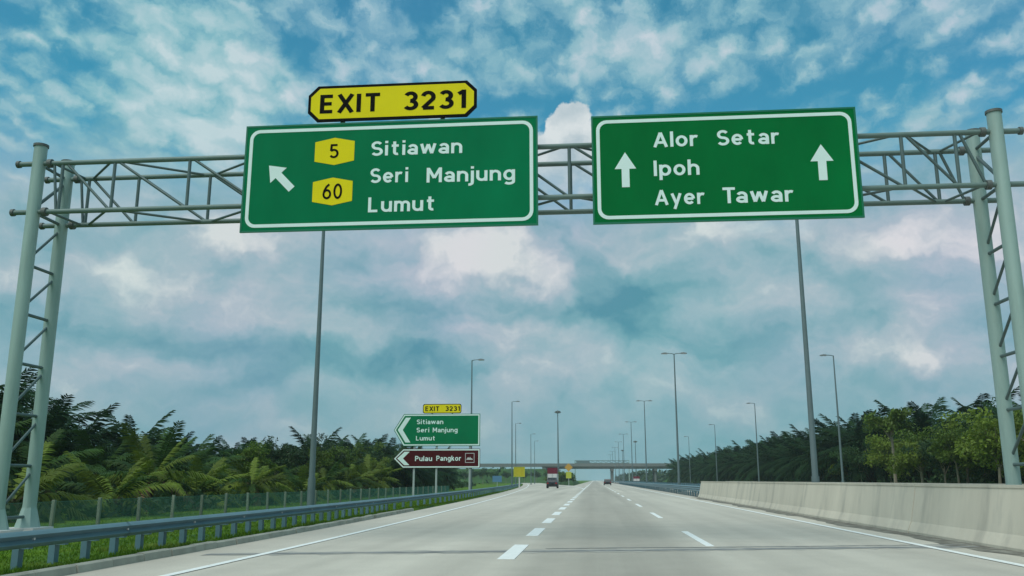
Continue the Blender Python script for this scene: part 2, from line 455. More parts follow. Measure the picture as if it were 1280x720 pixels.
# ------------------------------------------------------------------ road
YR = [-60, -20] + [float(y) for y in range(-10, 64, 3)] + [float(y) for y in range(70, 342, 6)] + [360, 380, 400, 420]
rd = MB()
def strip(mb, fl, fr, ys, z):
    vs = []; fs = []
    for Y in ys: vs += [(fl(Y), Y, z), (fr(Y), Y, z)]
    for i in range(len(ys) - 1): fs.append((2 * i, 2 * i + 1, 2 * i + 3, 2 * i + 2))
    return mb.add(vs, fs)
strip(rd, lambda Y: K(Y), lambda Y: -5.0 if Y <= 222 else ramp_right(Y), YR, 0.0)
strip(rd, lambda Y: -5.0, lambda Y: 8.2, YR + [600, 1000, 2400], 0.0)
road = rd.build('road', M_ROAD); tag(road, kind='structure')
rd = MB(); strip(rd, lambda Y: 10.7, lambda Y: 23.2, [-60, 60, 200, 600, 2400], 0.0)
tag(rd.build('opposite_road', M_ROAD), kind='structure')
rd = MB(); strip(rd, lambda Y: 8.2, lambda Y: 10.7, [-60, 60, 200, 600, 2400], -0.006)
tag(rd.build('median_strip', M_GRIT), kind='structure')
def line(fl, w, ys, name='edge_line', z=0.011, m=M_PAINT):
    mb = MB(); strip(mb, lambda Y: fl(Y) - w / 2, lambda Y: fl(Y) + w / 2, ys, z); return mb.build(name, m, road)
line(lambda Y: K(Y) + 1.5, 0.16, YR)
line(lambda Y: 6.82, 0.18, [-60, 0, 60, 200, 600, 2400])
def gore_line(Y):
    t = max(0.0, min(1.0, (Y - 128) / 94.0)); return -1.56 - 5.2 * t ** 1.6
line(gore_line, 0.2, [128 + 4 * k for k in range(24)])
line(lambda Y: -1.56, 0.2, [128, 160, 222, 400, 1000, 2400], z=0.015)
dm = MB().box(-0.15, 0.15, -1.75, 1.75, 0.002, 0.011).mesh('lane_dash', M_PAINT)
for k in range(-2, 17):
    link('lane_dash', dm, road, (-1.56, 17.6 + 6.6 * k, 0.0))
dm2 = MB().box(-0.085, 0.085, -2.7, 2.7, 0.002, 0.011).mesh('lane_dash_long', M_PAINT)
for k in range(-2, 20):
    link('lane_dash', dm2, road, (2.37, 22.0 + 13.9 * k, 0.0))
# sealed joint across the slabs, with a dirty margin
M_MARGIN = mat('joint_margin', (0.36, 0.34, 0.30), 0.9, var=0.15, vscale=1.5, col2=(0.44, 0.41, 0.35), c2scale=0.8)
def seal(x0, y0, x1, y1, w, z, m):
    mb = MB(); n = 90; vs = []; fs = []
    for k in range(n + 1):
        t = k / n; x = x0 + (x1 - x0) * t; y = y0 + (y1 - y0) * t + 0.04 * math.sin(9 * t) + random.uniform(-.02, .02)
        ww = w * random.uniform(0.55, 1.35) / 2
        vs += [(x, y - ww, z), (x, y + ww, z)]
    for k in range(n): fs.append((2 * k, 2 * k + 2, 2 * k + 3, 2 * k + 1))
    mb.add(vs, fs); return mb.build('joint_seal', m, road)
seal(-7.2, 16.4, 7.9, 19.8, 0.80, 0.003, M_MARGIN)
seal(-7.2, 16.35, 7.9, 19.72, 0.26, 0.006, M_SEAL)
seal(-1.0, 18.35, 7.9, 20.3, 0.12, 0.006, M_SEAL)
# grit lying along the foot of the barrier
mb = MB(); vs = []; fs = []
ys = np.linspace(4, 72, 90)
for Y in ys:
    vs += [(7.62 - random.uniform(0, .22) - 0.12 * math.sin(Y * .7), Y, 0.004), (8.1, Y, 0.006)]
for k in range(len(ys) - 1): fs.append((2 * k, 2 * k + 1, 2 * k + 3, 2 * k + 2))
mb.add(vs, fs).build('gutter_dirt', M_GRIT, road)

# ------------------------------------------------------------------ bank in the gore and overpass embankment
def bank(name, f, xs, ys, m):
    rows = [[(x, y, f(x, y)) for x in xs] for y in ys]
    return tag(sheet(name, rows, m), kind='structure')
rowsg = []
for k in range(26):
    Y = 223 + k * 6.5
    xl = ramp_right(Y) + 0.6; xr = -5.2 - 0.004 * (Y - 223); xl = min(xl, xr - 0.3)
    r = []
    for j in range(11):
        t = j / 10; x = xl + (xr - xl) * t
        h = 2.3 * math.sin(math.pi * t) ** 0.7 * min(1, k / 3.0) * min(1.0, (xr - xl) / 4.0)
        r.append((x, Y, -0.02 + h + (random.uniform(-.15, .15) if 0 < j < 10 and k else 0)))
    rowsg.append(r)
tag(sheet('gore_bank', rowsg, M_BANK), kind='structure')
BZ = 6.7
def emb_rows(x_end, sgn, x_far):
    rws = []
    for y, h in ((420, -.1), (424, 1.4), (428, 3.6), (433, BZ - .1), (449, BZ - .1), (454, 3.4), (462, -.1)):
        rws.append([(x_end - sgn * max(0, (BZ - h)) * 0.0 + sgn * dxx, y, max(-0.1, min(h, (dxx) * 0.75 - 0.1))) for dxx in (0, 2, 4, 6, 9.2, 20, 60, 160, 600)])
    return rws
tag(sheet('embankment', emb_rows(-14.5, -1, -600), M_BANK), kind='structure')
tag(sheet('embankment', emb_rows(31.5, 1, 600), M_BANK), kind='structure')

# ------------------------------------------------------------------ kerb
kerb = thing('roadside_kerb', 'weathered concrete kerbstones edging the left shoulder', 'kerb', (K(20), 20, 0))
kp = [(0, -0.0), (0.02, 0.11), (0.05, 0.13), (0.15, 0.13), (0.15, -0.06), (0, -0.06)]
for k in range(46):
    Y0 = -6 + k * 1.0
    Y1 = Y0 + 0.975
    if Y0 > 39: break
    jx = random.uniform(-.012, .012); jz = random.uniform(-.012, .01)
    mb = MB(); n = len(kp)
    vs = [(K(Y0) - a + jx, Y0, b + jz) for a, b in kp] + [(K(Y1) - a + jx, Y1, b + jz) for a, b in kp]
    fs = [tuple(range(n)), tuple(reversed(range(n, 2 * n)))] + [(q, n + q, n + (q + 1) % n, (q + 1) % n) for q in range(n)]
    mb.add(vs, fs).build('kerbstone', M_KERB, kerb)

# ------------------------------------------------------------------ guardrails
def wprofile(h, waves=2, depth=0.075):
    pts = []
    n = waves * 4
    for k in range(n + 1):
        t = k / n
        s = 0.5 - 0.5 * math.cos(2 * math.pi * waves * t)
        s = min(1.0, max(0.0, (s - 0.5) * 1.7 + 0.5))
        pts.append((depth * s, -h / 2 + h * t))
    return pts
def guardrail(label, fx, side, ystart, yend, zc, h, waves, posts, seg=4.0, zgf=None, postw=0.12, group=None):
    g = thing('guardrail', label, 'guardrail', (fx(ystart), ystart, 0), group=group)
    prof = wprofile(h, waves)
    loop = [(a, b) for a, b in prof] + [(a - 0.008, b) for a, b in reversed(prof)]
    n = len(loop); y = ystart
    while y < yend - 0.1:
        y2 = min(yend, y + seg)
        st = [y, (y + y2) / 2, y2 + 0.06]
        vs = []; fs = []
        for Y in st: vs += [(fx(Y) + side * a, Y, zc + b) for a, b in loop]
        for i in range(len(st) - 1):
            fs += [(i * n + q, (i + 1) * n + q, (i + 1) * n + (q + 1) % n, i * n + (q + 1) % n) for q in range(n)]
        fs += [tuple(range(n)), tuple(reversed(range((len(st) - 1) * n, len(st) * n)))]
        MB().add(vs, fs).build('rail_panel', M_GALV, g, smooth=True)
        y = y2
    w = postw / 2
    pm = MB().box(-0.05, 0.05, -w, w, -0.9, 0).mesh('post', M_POSTM)
    bmx = MB().box(-0.07, 0.07, -w * 0.8, w * 0.8, -0.14, 0.085).mesh('spacer_block', M_POSTM)
    bo = MB().tube((0, 0, 0), (0.03, 0, 0), 0.02, n=6).mesh('bolt', M_LWHT)
    for i, Y in enumerate(posts):
        X = fx(Y)
        p = link('post', pm, g, Vector((X - side * 0.20, Y, zc + h / 2 - 0.06)) - g.location)
        if Y < 60:
            link('spacer_block', bmx, g, Vector((X - side * 0.075, Y, zc)) - g.location)
        if Y < 45 and i % 3 == 0:
            link('bolt', bo, g, Vector((X + side * 0.005, Y, zc)) - g.location)
    return g
railx = lambda Y: K(Y) - 0.40
posts = [4.6 + 0.87 * k for k in range(38)] + [38.5 + 2.0 * k for k in range(98)]
guardrail('blue grey steel guardrail on close posts along the left kerb and exit ramp', railx, 1, 3.0, 235.0, 0.525, 0.235, 2, posts)
mposts = [74 + 2.0 * k for k in range(120)]
guardrail('steel guardrail on the near side of the median, starting at the concrete barrier end', lambda Y: 8.35, -1, 72.4, 420, 0.66, 0.46, 3, mposts, seg=8.0, group='median guardrails')
guardrail('steel guardrail on the far side of the median behind the lamp posts', lambda Y: 10.6, 1, 72.4, 420, 0.80, 0.46, 3, mposts, seg=8.0, group='median guardrails')

# ------------------------------------------------------------------ concrete median barriers
def barrier(label, x0, s, y0, y1, group):
    b = thing('concrete_barrier', label, 'barrier', (x0, y0, 0), group=group)
    pr = [(0, 0), (0, 0.06), (0.11, 0.30), (0.29, 1.18), (0.275, 1.195), (0.275, 1.255), (0.575, 1.255), (0.575, 1.195), (0.56, 1.18), (0.60, 0)]
    y = y0
    while y < y1:
        L_ = min(11.9, y1 - y)
        jz = random.uniform(-.006, .006); jx = random.uniform(-.008, .008)
        n = len(pr)
        vs = [(x0 + s * a + jx, y + 0.006, z + jz) for a, z in pr] + [(x0 + s * a + jx, y + L_ - 0.006, z + jz) for a, z in pr]
        fs = [tuple(range(n)), tuple(reversed(range(n, 2 * n)))] + [(q, n + q, n + (q + 1) % n, (q + 1) % n) for q in range(n)]
        MB().add(vs, fs).build('barrier_section', M_CONC, b)
        y += L_
    return b
barrier('stained pale concrete median barrier facing the near carriageway', 8.08, 1, -11.2, 72.2, 'concrete median barriers')
barrier('concrete median barrier on the far carriageway side, behind the gantry leg', 10.85, -1, -11.2, 72.2, 'concrete median barriers')

# ------------------------------------------------------------------ gantry
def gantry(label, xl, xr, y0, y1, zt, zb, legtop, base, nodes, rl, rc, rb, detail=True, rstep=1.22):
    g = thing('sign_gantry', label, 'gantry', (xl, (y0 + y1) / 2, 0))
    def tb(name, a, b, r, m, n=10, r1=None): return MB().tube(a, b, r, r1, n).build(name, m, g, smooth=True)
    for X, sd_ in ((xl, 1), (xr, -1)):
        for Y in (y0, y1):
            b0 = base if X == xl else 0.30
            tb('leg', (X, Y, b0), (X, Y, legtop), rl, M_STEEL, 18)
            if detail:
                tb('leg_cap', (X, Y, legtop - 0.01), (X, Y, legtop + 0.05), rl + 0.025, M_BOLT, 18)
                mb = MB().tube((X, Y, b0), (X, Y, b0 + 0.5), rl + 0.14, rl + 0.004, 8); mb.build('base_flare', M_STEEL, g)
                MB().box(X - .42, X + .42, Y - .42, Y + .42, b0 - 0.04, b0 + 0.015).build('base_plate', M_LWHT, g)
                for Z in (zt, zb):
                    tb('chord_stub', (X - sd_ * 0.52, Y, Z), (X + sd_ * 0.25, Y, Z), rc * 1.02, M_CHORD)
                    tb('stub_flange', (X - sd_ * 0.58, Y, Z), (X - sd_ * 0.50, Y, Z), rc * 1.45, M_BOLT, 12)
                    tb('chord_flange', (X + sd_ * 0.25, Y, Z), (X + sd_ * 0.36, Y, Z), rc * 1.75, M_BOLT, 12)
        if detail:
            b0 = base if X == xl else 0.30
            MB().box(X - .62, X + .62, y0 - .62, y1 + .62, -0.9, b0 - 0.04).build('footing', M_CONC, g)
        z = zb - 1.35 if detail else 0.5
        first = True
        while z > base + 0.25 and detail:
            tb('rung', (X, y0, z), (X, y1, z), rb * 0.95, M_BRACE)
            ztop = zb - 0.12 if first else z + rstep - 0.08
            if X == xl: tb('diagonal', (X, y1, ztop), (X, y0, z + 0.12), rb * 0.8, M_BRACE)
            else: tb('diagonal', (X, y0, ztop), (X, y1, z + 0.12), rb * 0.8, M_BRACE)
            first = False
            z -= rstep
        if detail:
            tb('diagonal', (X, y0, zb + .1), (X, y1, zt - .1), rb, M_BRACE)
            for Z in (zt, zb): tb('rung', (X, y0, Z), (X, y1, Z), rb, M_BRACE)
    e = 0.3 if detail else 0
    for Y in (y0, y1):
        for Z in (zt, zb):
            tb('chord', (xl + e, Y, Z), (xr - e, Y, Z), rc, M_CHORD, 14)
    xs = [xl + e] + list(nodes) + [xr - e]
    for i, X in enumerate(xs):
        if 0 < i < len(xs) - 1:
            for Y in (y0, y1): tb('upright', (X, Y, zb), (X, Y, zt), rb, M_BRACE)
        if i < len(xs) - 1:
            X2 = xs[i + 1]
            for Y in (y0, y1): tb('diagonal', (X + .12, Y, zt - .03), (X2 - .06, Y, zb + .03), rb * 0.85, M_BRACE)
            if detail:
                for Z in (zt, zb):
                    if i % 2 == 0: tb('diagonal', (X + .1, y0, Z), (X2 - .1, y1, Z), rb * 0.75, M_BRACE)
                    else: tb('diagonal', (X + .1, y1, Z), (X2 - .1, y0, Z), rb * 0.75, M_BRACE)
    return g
GN = [-13.25, -11.87, -9.91, -7.95, -6.0, -4.1, -2.2, -0.45, 1.5, 3.4, 5.3, 7.25, 8.45]
gantry('tall pale grey tubular steel gantry spanning the road overhead', -13.9, 9.38, 20.0, 21.2, 9.2, 7.92, 9.66, 0.2, GN, 0.16, 0.064, 0.042)
gantry('small faraway sign gantry above the overpass', -11.0, 20.0, 520, 521.5, 12.3, 10.9, 12.5, 0.0, [-11 + 3.1 * k for k in range(1, 10)], 0.25, 0.14, 0.1, detail=False)
fs_ = thing('faraway_sign', 'tiny grey panel on the faraway gantry', 'road sign', (-6, 519.6, 10.2))
MB().box(-10.2, -2.5, 519.5, 519.7, 10.4, 12.4).build('panel', M_LAMP, fs_)

# ------------------------------------------------------------------ lettering and signs
H_ = 0.08
def _arc(cx, cy, rx, ry, a0, a1, n=None):
    n = n or max(5, int(abs(a1 - a0) / 18))
    return [(cx + rx * math.cos(R(a0 + (a1 - a0) * k / n)), cy + ry * math.sin(R(a0 + (a1 - a0) * k / n))) for k in range(n + 1)]
_bowl = _arc(.31, .36, .23, .28, 0, 360, 22)
GLYPH = {
    'a': [_arc(.29, .44, .20, .20, 155, 0) + [(.49, 0)], _arc(.28, .215, .20, .135, 0, 360, 18)],
    'e': [[(.08, .36), (.53, .36)] , _arc(.31, .36, .23, .28, 0, 318)],
    'g': [_bowl, [(.54, .72), (.54, -.08)] + _arc(.31, -.08, .23, .14, 0, -150)],
    'h': [[(.08, 0), (.08, 1)], _arc(.30, .42, .22, .22, 180, 0) + [(.52, 0)]],
    'i': [[(.08, 0), (.08, .72)], [(.08, .85), (.08, 1.01)]],
    'j': [[(.16, .72), (.16, -.08)] + _arc(-.02, -.08, .18, .14, 0, -100), [(.16, .85), (.16, 1.01)]],
    'k': [[(.08, 0), (.08, 1)], [(.10, .27), (.46, .72)], [(.23, .42), (.50, 0)]],
    'l': [[(.08, 0), (.08, 1)]],
    'm': [[(.08, 0), (.08, .72)], _arc(.26, .45, .18, .19, 180, 0) + [(.44, 0)], _arc(.62, .45, .18, .19, 180, 0) + [(.80, 0)]],
    'n': [[(.08, 0), (.08, .72)], _arc(.30, .42, .22, .22, 180, 0) + [(.52, 0)]],
    'o': [_bowl],
    'p': [_bowl, [(.08, -.27), (.08, .72)]],
    'r': [[(.08, 0), (.08, .72)], _arc(.30, .40, .22, .24, 180, 62)],
    't': [[(.17, .95), (.17, .22)] + _arc(.32, .22, .15, .14, 180, 290), [(.01, .66), (.40, .66)]],
    'u': [[(.08, .72), (.08, .30)] + _arc(.30, .30, .22, .22, 180, 360), [(.52, .72), (.52, 0)]],
    'w': [[(.05, .72), (.22, .05), (.42, .68), (.62, .05), (.79, .72)]],
    'y': [[(.05, .72), (.29, .06)], [(.52, .72), (.19, -.27)]],
    'S': [_arc(.33, .71, .23, .21, 28, 270) + _arc(.33, .29, .25, .21, 90, -152)[1:]],
    'M': [[(.08, 0), (.08, 1)], [(.10, .95), (.41, .30), (.72, .95)], [(.74, 0), (.74, 1)]],
    'L': [[(.08, 1), (.08, .08), (.52, .08)]],
    'A': [[(.04, 0), (.35, .95), (.66, 0)], [(.15, .30), (.55, .30)]],
    'I': [[(.08, 0), (.08, 1)]],
    'T': [[(.01, .92), (.63, .92)], [(.32, 0), (.32, .9)]],
    'E': [[(.53, .92), (.08, .92), (.08, .08), (.53, .08)], [(.1, .51), (.49, .51)]],
    'X': [[(.04, 0), (.60, 1)], [(.04, 1), (.60, 0)]],
    'P': [[(.08, 0), (.08, .92), (.33, .92)] + _arc(.33, .69, .22, .23, 90, -90) + [(.1, .46)]],
    '3': [_arc(.29, .715, .20, .205, 155, -90), _arc(.29, .285, .23, .205, 95, -152)],
    '2': [_arc(.30, .67, .22, .25, 165, -25) + [(.09, .08), (.55, .08)]],
    '1': [[(.28, 0), (.28, 1)], [(.06, .78), (.28, .93)]],
    '5': [[(.50, .92), (.14, .92), (.11, .52)] + _arc(.29, .335, .23, .255, 125, -148)],
    '6': [_arc(.31, .33, .23, .25, 0, 360, 22), [(.46, .95), (.27, .80), (.13, .55), (.08, .33)]],
    '0': [_arc(.31, .5, .23, .42, 0, 360, 24)],
}
def ribbon(pts, hw):
    pts = [Vector(q) for q in pts]
    closed = (pts[0] - pts[-1]).length < 1e-4
    if closed: pts = pts[:-1]
    n = len(pts); vs = []; fs = []
    for k in range(n):
        if closed or 0 < k < n - 1:
            a = (pts[k] - pts[k - 1]).normalized(); b = (pts[(k + 1) % n] - pts[k]).normalized()
        elif k == 0: a = b = (pts[1] - pts[0]).normalized()
        else: a = b = (pts[k] - pts[k - 1]).normalized()
        na = Vector((-a.y, a.x)); nb = Vector((-b.y, b.x)); m_ = na + nb
        m_ = m_ / max(0.45, m_.dot(na))
        vs += [pts[k] + m_ * hw, pts[k] - m_ * hw]
    for k in range(n if closed else n - 1):
        j = (k + 1) % n; fs.append((2 * k, 2 * k + 1, 2 * j + 1, 2 * j))
    return vs, fs
def split_sharp(pts):
    pts = [q for k, q in enumerate(pts) if k == 0 or (Vector(q) - Vector(pts[k - 1])).length > 1e-4]
    out = [[pts[0]]]
    for k in range(1, len(pts)):
        out[-1].append(pts[k])
        if k < len(pts) - 1:
            a = Vector(pts[k]) - Vector(pts[k - 1]); b = Vector(pts[k + 1]) - Vector(pts[k])
            if a.length > 1e-5 and b.length > 1e-5 and a.angle(b) > R(100): out.append([pts[k]])
    return out
def words(parent, body, x0, w, z0, cap, yf, m, bold=0.0):
    hw = H_ + 0.003 + bold; cx = 0.0; V = []; F = []; st = 0
    for ch in body:
        g = GLYPH[ch]; xs = [q[0] for s_ in g for q in s_]; xmin, xmax = min(xs) - H_, max(xs) + H_
        if ch == 'j': xmin = 0.06
        if ch == 'T' and len(body) > 4: xmax -= 0.17
        parts_ = []
        for s_ in g: parts_ += split_sharp(s_)
        for s_ in parts_:
            vs, fs = ribbon(s_, hw); o = len(V)
            V += [(cx + q[0] - xmin, st * 0.0004, q[1]) for q in vs]; F += [tuple(i + o for i in f) for f in fs]
            st = (st + 1) % 5
        cx += xmax - xmin + 0.125
    A = np.array(V); o = parent_world(parent)
    A[:, 0] = (A[:, 0] - A[:, 0].min()) / (A[:, 0].max() - A[:, 0].min()) * w + x0 - o[0]
    A[:, 1] = yf - A[:, 1] - o[1]
    A[:, 2] = A[:, 2] * cap + z0 - o[2]
    me = bpy.data.meshes.new('lettering'); me.from_pydata(A.tolist(), [], F); me.materials.append(m)
    return link('lettering', me, parent)
def flat(parent, name, poly, yf, m, th=0.004):
    return MB().prism_xz(poly, yf, yf + th).build(name, m, parent)
def rrect(x0, x1, z0, z1, r, n=6):
    pts = []
    for cx, cz, a in ((x1 - r, z1 - r, 0), (x0 + r, z1 - r, 90), (x0 + r, z0 + r, 180), (x1 - r, z0 + r, 270)):
        for k in range(n + 1):
            t = R(a + 90 * k / n); pts.append((cx + r * math.cos(t), cz + r * math.sin(t)))
    return pts
def ring(parent, name, outer, inner, yf, m, th=0.004):
    n = len(outer); mb = MB()
    vs = [(x, yf, z) for x, z in outer] + [(x, yf, z) for x, z in inner] + [(x, yf + th, z) for x, z in outer] + [(x, yf + th, z) for x, z in inner]
    fs = []
    for k in range(n):
        j = (k + 1) % n
        fs += [(k, j, n + j, n + k), (2 * n + k, 3 * n + k, 3 * n + j, 2 * n + j), (k, 2 * n + k, 2 * n + j, j), (n + k, n + j, 3 * n + j, 3 * n + k)]
    return mb.add(vs, fs).build(name, m, parent)
SY = 19.70
def overhead_sign(label, x0, x1, z0, z1, m):
    s = thing('direction_sign', label, 'road sign', ((x0 + x1) / 2, SY + 0.06, z0), group='overhead signs on the gantry')
    MB().box(x0, x1, SY + 0.006, SY + 0.05, z0, z1).build('panel', m, s)
    ring(s, 'edge_trim', [(x0 - .012, z0 - .012), (x1 + .012, z0 - .012), (x1 + .012, z1 + .012), (x0 - .012, z1 + .012)],
         [(x0 + .03, z0 + .03), (x1 - .03, z0 + .03), (x1 - .03, z1 - .03), (x0 + .03, z1 - .03)], SY - 0.002, M_GEDGE, 0.05)
    ring(s, 'border', rrect(x0 + .10, x1 - .10, z0 + .10, z1 - .10, .25), rrect(x0 + .182, x1 - .182, z0 + .182, z1 - .182, .18), SY, M_WHITE)
    nb = 4
    for k in range(nb):
        xx = x0 + 0.5 + (x1 - x0 - 1.0) * k / (nb - 1)
        MB().box(xx - .05, xx + .05, SY + .051, SY + .22, z0 + .15, z1 - .15).build('mounting_beam', M_ALU, s)
    return s
s1 = overhead_sign('green overhead exit sign reading Sitiawan, Seri Manjung, Lumut', -8.37, -1.20, 7.17, 9.87, M_GREEN)
s2 = overhead_sign('green overhead sign reading Alor Setar, Ipoh, Ayer Tawar', 0.10, 6.18, 7.15, 9.80, M_GREEN2)
for b, x, w, z, c in (('Sitiawan', -5.22, 2.22, 9.0, .37), ('Seri', -5.22, .92, 8.31, .37), ('Manjung', -3.85, 2.12, 8.28, .37), ('Lumut', -5.25, 1.59, 7.58, .37)):
    words(s1, b, x, w, z, c, SY, M_WHITE)
for b, x, w, z, c in (('Alor', 1.53, 1.04, 8.98, .38), ('Setar', 3.01, 1.42, 8.97, .38), ('Ipoh', 1.52, 1.05, 8.27, .38), ('Ayer', 1.52, 1.14, 7.56, .38), ('Tawar', 3.07, 1.59, 7.56, .38)):
    words(s2, b, x, w, z, c, SY, M_WHITE)
def shield(x0, z0, txt, tx, tw, tz, tc_):
    w, h = .98, .70
    p = flat(s1, 'route_shield', [(x0, z0 + .10), (x0 + w / 2, z0), (x0 + w, z0 + .10), (x0 + w, z0 + h - .10), (x0 + w / 2, z0 + h), (x0, z0 + h - .10)], SY, M_YEL)
    words(p, txt, tx, tw, tz, tc_, SY - .004, M_BLACK, -0.012)
shield(-6.62, 8.80, '5', -6.245, .22, 8.97, .37)
shield(-6.63, 7.78, '60', -6.38, .48, 7.93, .40)
def arrow(parent, cx, cz, ang, L_, hw, hl, sw):
    pts = [(0, L_ / 2), (-hw, L_ / 2 - hl), (-sw, L_ / 2 - hl + .0), (-sw, -L_ / 2), (sw, -L_ / 2), (sw, L_ / 2 - hl), (hw, L_ / 2 - hl)]
    c, s_ = math.cos(ang), math.sin(ang)
    flat(parent, 'arrow', [(cx + x * c - z * s_, cz + x * s_ + z * c) for x, z in pts], SY, M_WHITE)
arrow(s1, -7.45, 8.53, R(44), .86, .27, .36, .095)
arrow(s2, 0.865, 8.45, 0, .86, .25, .41, .09)
arrow(s2, 5.35, 8.485, 0, .87, .26, .41, .095)
ep = thing('exit_plate', 'yellow eight-sided plate reading EXIT 3231 above the left overhead sign', 'road sign', (-4.75, SY + .05, 9.885))
def octo(x0, x1, z0, z1, c): return [(x0 + c, z0), (x1 - c, z0), (x1, z0 + c), (x1, z1 - c), (x1 - c, z1), (x0 + c, z1), (x0, z1 - c), (x0, z0 + c)]
flat(ep, 'border', octo(-6.85, -2.66, 9.93, 10.87, .24), SY + .004, M_BLACK, .04)
flat(ep, 'panel', octo(-6.78, -2.73, 10.0, 10.80, .22), SY, M_YEL)
words(ep, 'EXIT', -6.55, 1.5, 10.15, .48, SY - .004, M_BLACK, 0.012)
words(ep, '3231', -4.45, 1.53, 10.15, .48, SY - .004, M_BLACK, 0.012)
for xx in (-5.98, -3.5): MB().box(xx - .05, xx + .05, SY + .045, SY + .12, 9.3, 10.7).build('support', M_BOLT, ep)
# ground-mounted exit signs
GY = 90.0
def road_z(X): return zg(X, GY) - 0.1
gs = thing('exit_direction_sign', 'green arrow-shaped exit sign reading Sitiawan on posts beside the ramp', 'road sign', (-15.6, GY + .15, road_z(-15.6)))
for xx in (-17.97 - .3, -15.66 - .3, -12.55):
    MB().box(xx - .09, xx + .09, GY + .08, GY + .26, road_z(xx), 7.8).build('post', M_SPOST, gs)
gp = [(-20.42, 6.36), (-19.4, 4.73), (-11.5, 4.73), (-11.5, 7.98), (-19.4, 7.98)]
def inset(poly, d):
    n = len(poly); out = []
    for k in range(n):
        p0 = Vector(poly[k - 1]); p1 = Vector(poly[k]); p2 = Vector(poly[(k + 1) % n])
        a = (p1 - p0).normalized(); b = (p2 - p1).normalized()
        na = Vector((-a.y, a.x)); nb = Vector((-b.y, b.x))
        m_ = (na + nb); m_ = m_ / max(0.2, m_.dot(na)) 
        out.append(tuple(p1 + m_ * d))
    return out
flat(gs, 'panel', gp, GY, M_GREEN, .07)
ring(gs, 'border', inset(gp, .06), inset(gp, .18), GY - .006, M_WHITE)
flat(gs, 'chevron', [(-20.02, 6.37), (-19.2, 7.62), (-18.68, 7.62), (-19.5, 6.37), (-18.68, 5.10), (-19.2, 5.10)], GY - .006, M_WHITE)
for b, x, w, z, c in (('Sitiawan', -18.05, 2.75, 6.95, .47), ('Seri', -18.05, 1.30, 6.12, .47), ('Manjung', -16.38, 2.57, 6.12, .47), ('Lumut', -18.1, 1.95, 5.30, .45)):
    words(gs, b, x, w, z, c, GY - .006, M_WHITE, 0.0)
bs = thing('tourist_direction_sign', 'brown arrow-shaped sign reading Pulau Pangkor under the green exit sign', 'road sign', (-15.6, GY - .01, 2.52))
bp_ = [(-20.40, 3.48), (-19.4, 2.53), (-11.48, 2.53), (-11.48, 4.46), (-19.4, 4.46)]
flat(bs, 'panel', bp_, GY, M_BROWN, .07)
ring(bs, 'border', inset(bp_, .05), inset(bp_, .17), GY - .006, M_WHITE)
flat(bs, 'chevron', [(-20.0, 3.49), (-19.25, 4.17), (-18.72, 4.17), (-19.4, 3.49), (-18.72, 2.82), (-19.25, 2.82)], GY - .006, M_WHITE)
words(bs, 'Pulau', -18.15, 1.76, 3.24, .5, GY - .006, M_WHITE, 0.005)
words(bs, 'Pangkor', -15.96, 2.55, 3.26, .5, GY - .006, M_WHITE, 0.005)
ib = [(-13.0, 3.06), (-12.06, 3.06), (-12.06, 4.02), (-13.0, 4.02)]
ring(bs, 'pictogram_frame', ib, inset(ib, .05), GY - .006, M_LWHT)
flat(bs, 'pictogram', [(-12.9, 3.35), (-12.2, 3.35), (-12.3, 3.5), (-12.42, 3.5), (-12.5, 3.66), (-12.58, 3.5), (-12.7, 3.62), (-12.8, 3.48)], GY - .006, M_LWHT)
pl2 = thing('exit_plate', 'small yellow plate reading EXIT 3231 on top of the green roadside sign', 'road sign', (-15.45, GY, 7.99))
flat(pl2, 'border', rrect(-17.45, -13.45, 8.04, 9.0, .2), GY + .004, M_BLACK, .05)
flat(pl2, 'panel', rrect(-17.38, -13.52, 8.11, 8.93, .17), GY, M_YEL)
words(pl2, 'EXIT', -17.2, 1.45, 8.28, .47, GY - .006, M_BLACK, 0.012)
words(pl2, '3231', -15.1, 1.5, 8.28, .47, GY - .006, M_BLACK, 0.012)
for xx in (-16.5, -14.4): MB().box(xx - .06, xx + .06, GY + .08, GY + .16, 7.99, 8.8).build('support', M_SPOST, pl2)
# small signs far ahead
ys_ = thing('warning_board', 'yellow square warning board on a white post at the exit curve', 'road sign', (-12.5, 150, 0))
MB().box(-13.45, -11.55, 149.9, 149.96, 1.85, 3.5).build('panel', M_YELF, ys_)
ring(ys_, 'border', [(-13.45, 1.85), (-11.55, 1.85), (-11.55, 3.5), (-13.45, 3.5)], inset([(-13.45, 1.85), (-11.55, 1.85), (-11.55, 3.5), (-13.45, 3.5)], .1), 149.88, M_LIME)
MB().box(-12.6, -12.4, 149.97, 150.1, -.5, 3.4).build('post', M_LWHT, ys_)
gm = thing('gore_marker', 'orange and yellow marker boards on a post at the gore nose', 'road sign', (-6.2, 219, 0))
MB().box(-6.27, -6.13, 219.06, 219.2, -.1, 5.0).build('post', M_SPOST, gm)
flat(gm, 'diamond_board', [(-6.2, 5.35), (-7.2, 4.35), (-6.2, 3.35), (-5.2, 4.35)], 219, M_ORANGE, .05)
MB().box(-6.85, -5.55, 219.0, 219.05, 1.75, 3.3).build('lower_board', M_LIME, gm)
bl = thing('blue_board', 'small blue board beside the ramp behind the brown sign', 'road sign', (-18.0, 165, -.5))
MB().box(-18.7, -17.0, 165, 165.06, 1.0, 2.1).build('panel', M_BLUE, bl)
MB().box(-17.9, -17.78, 165.07, 165.15, -.6, 1.9).build('post', M_SPOST, bl)

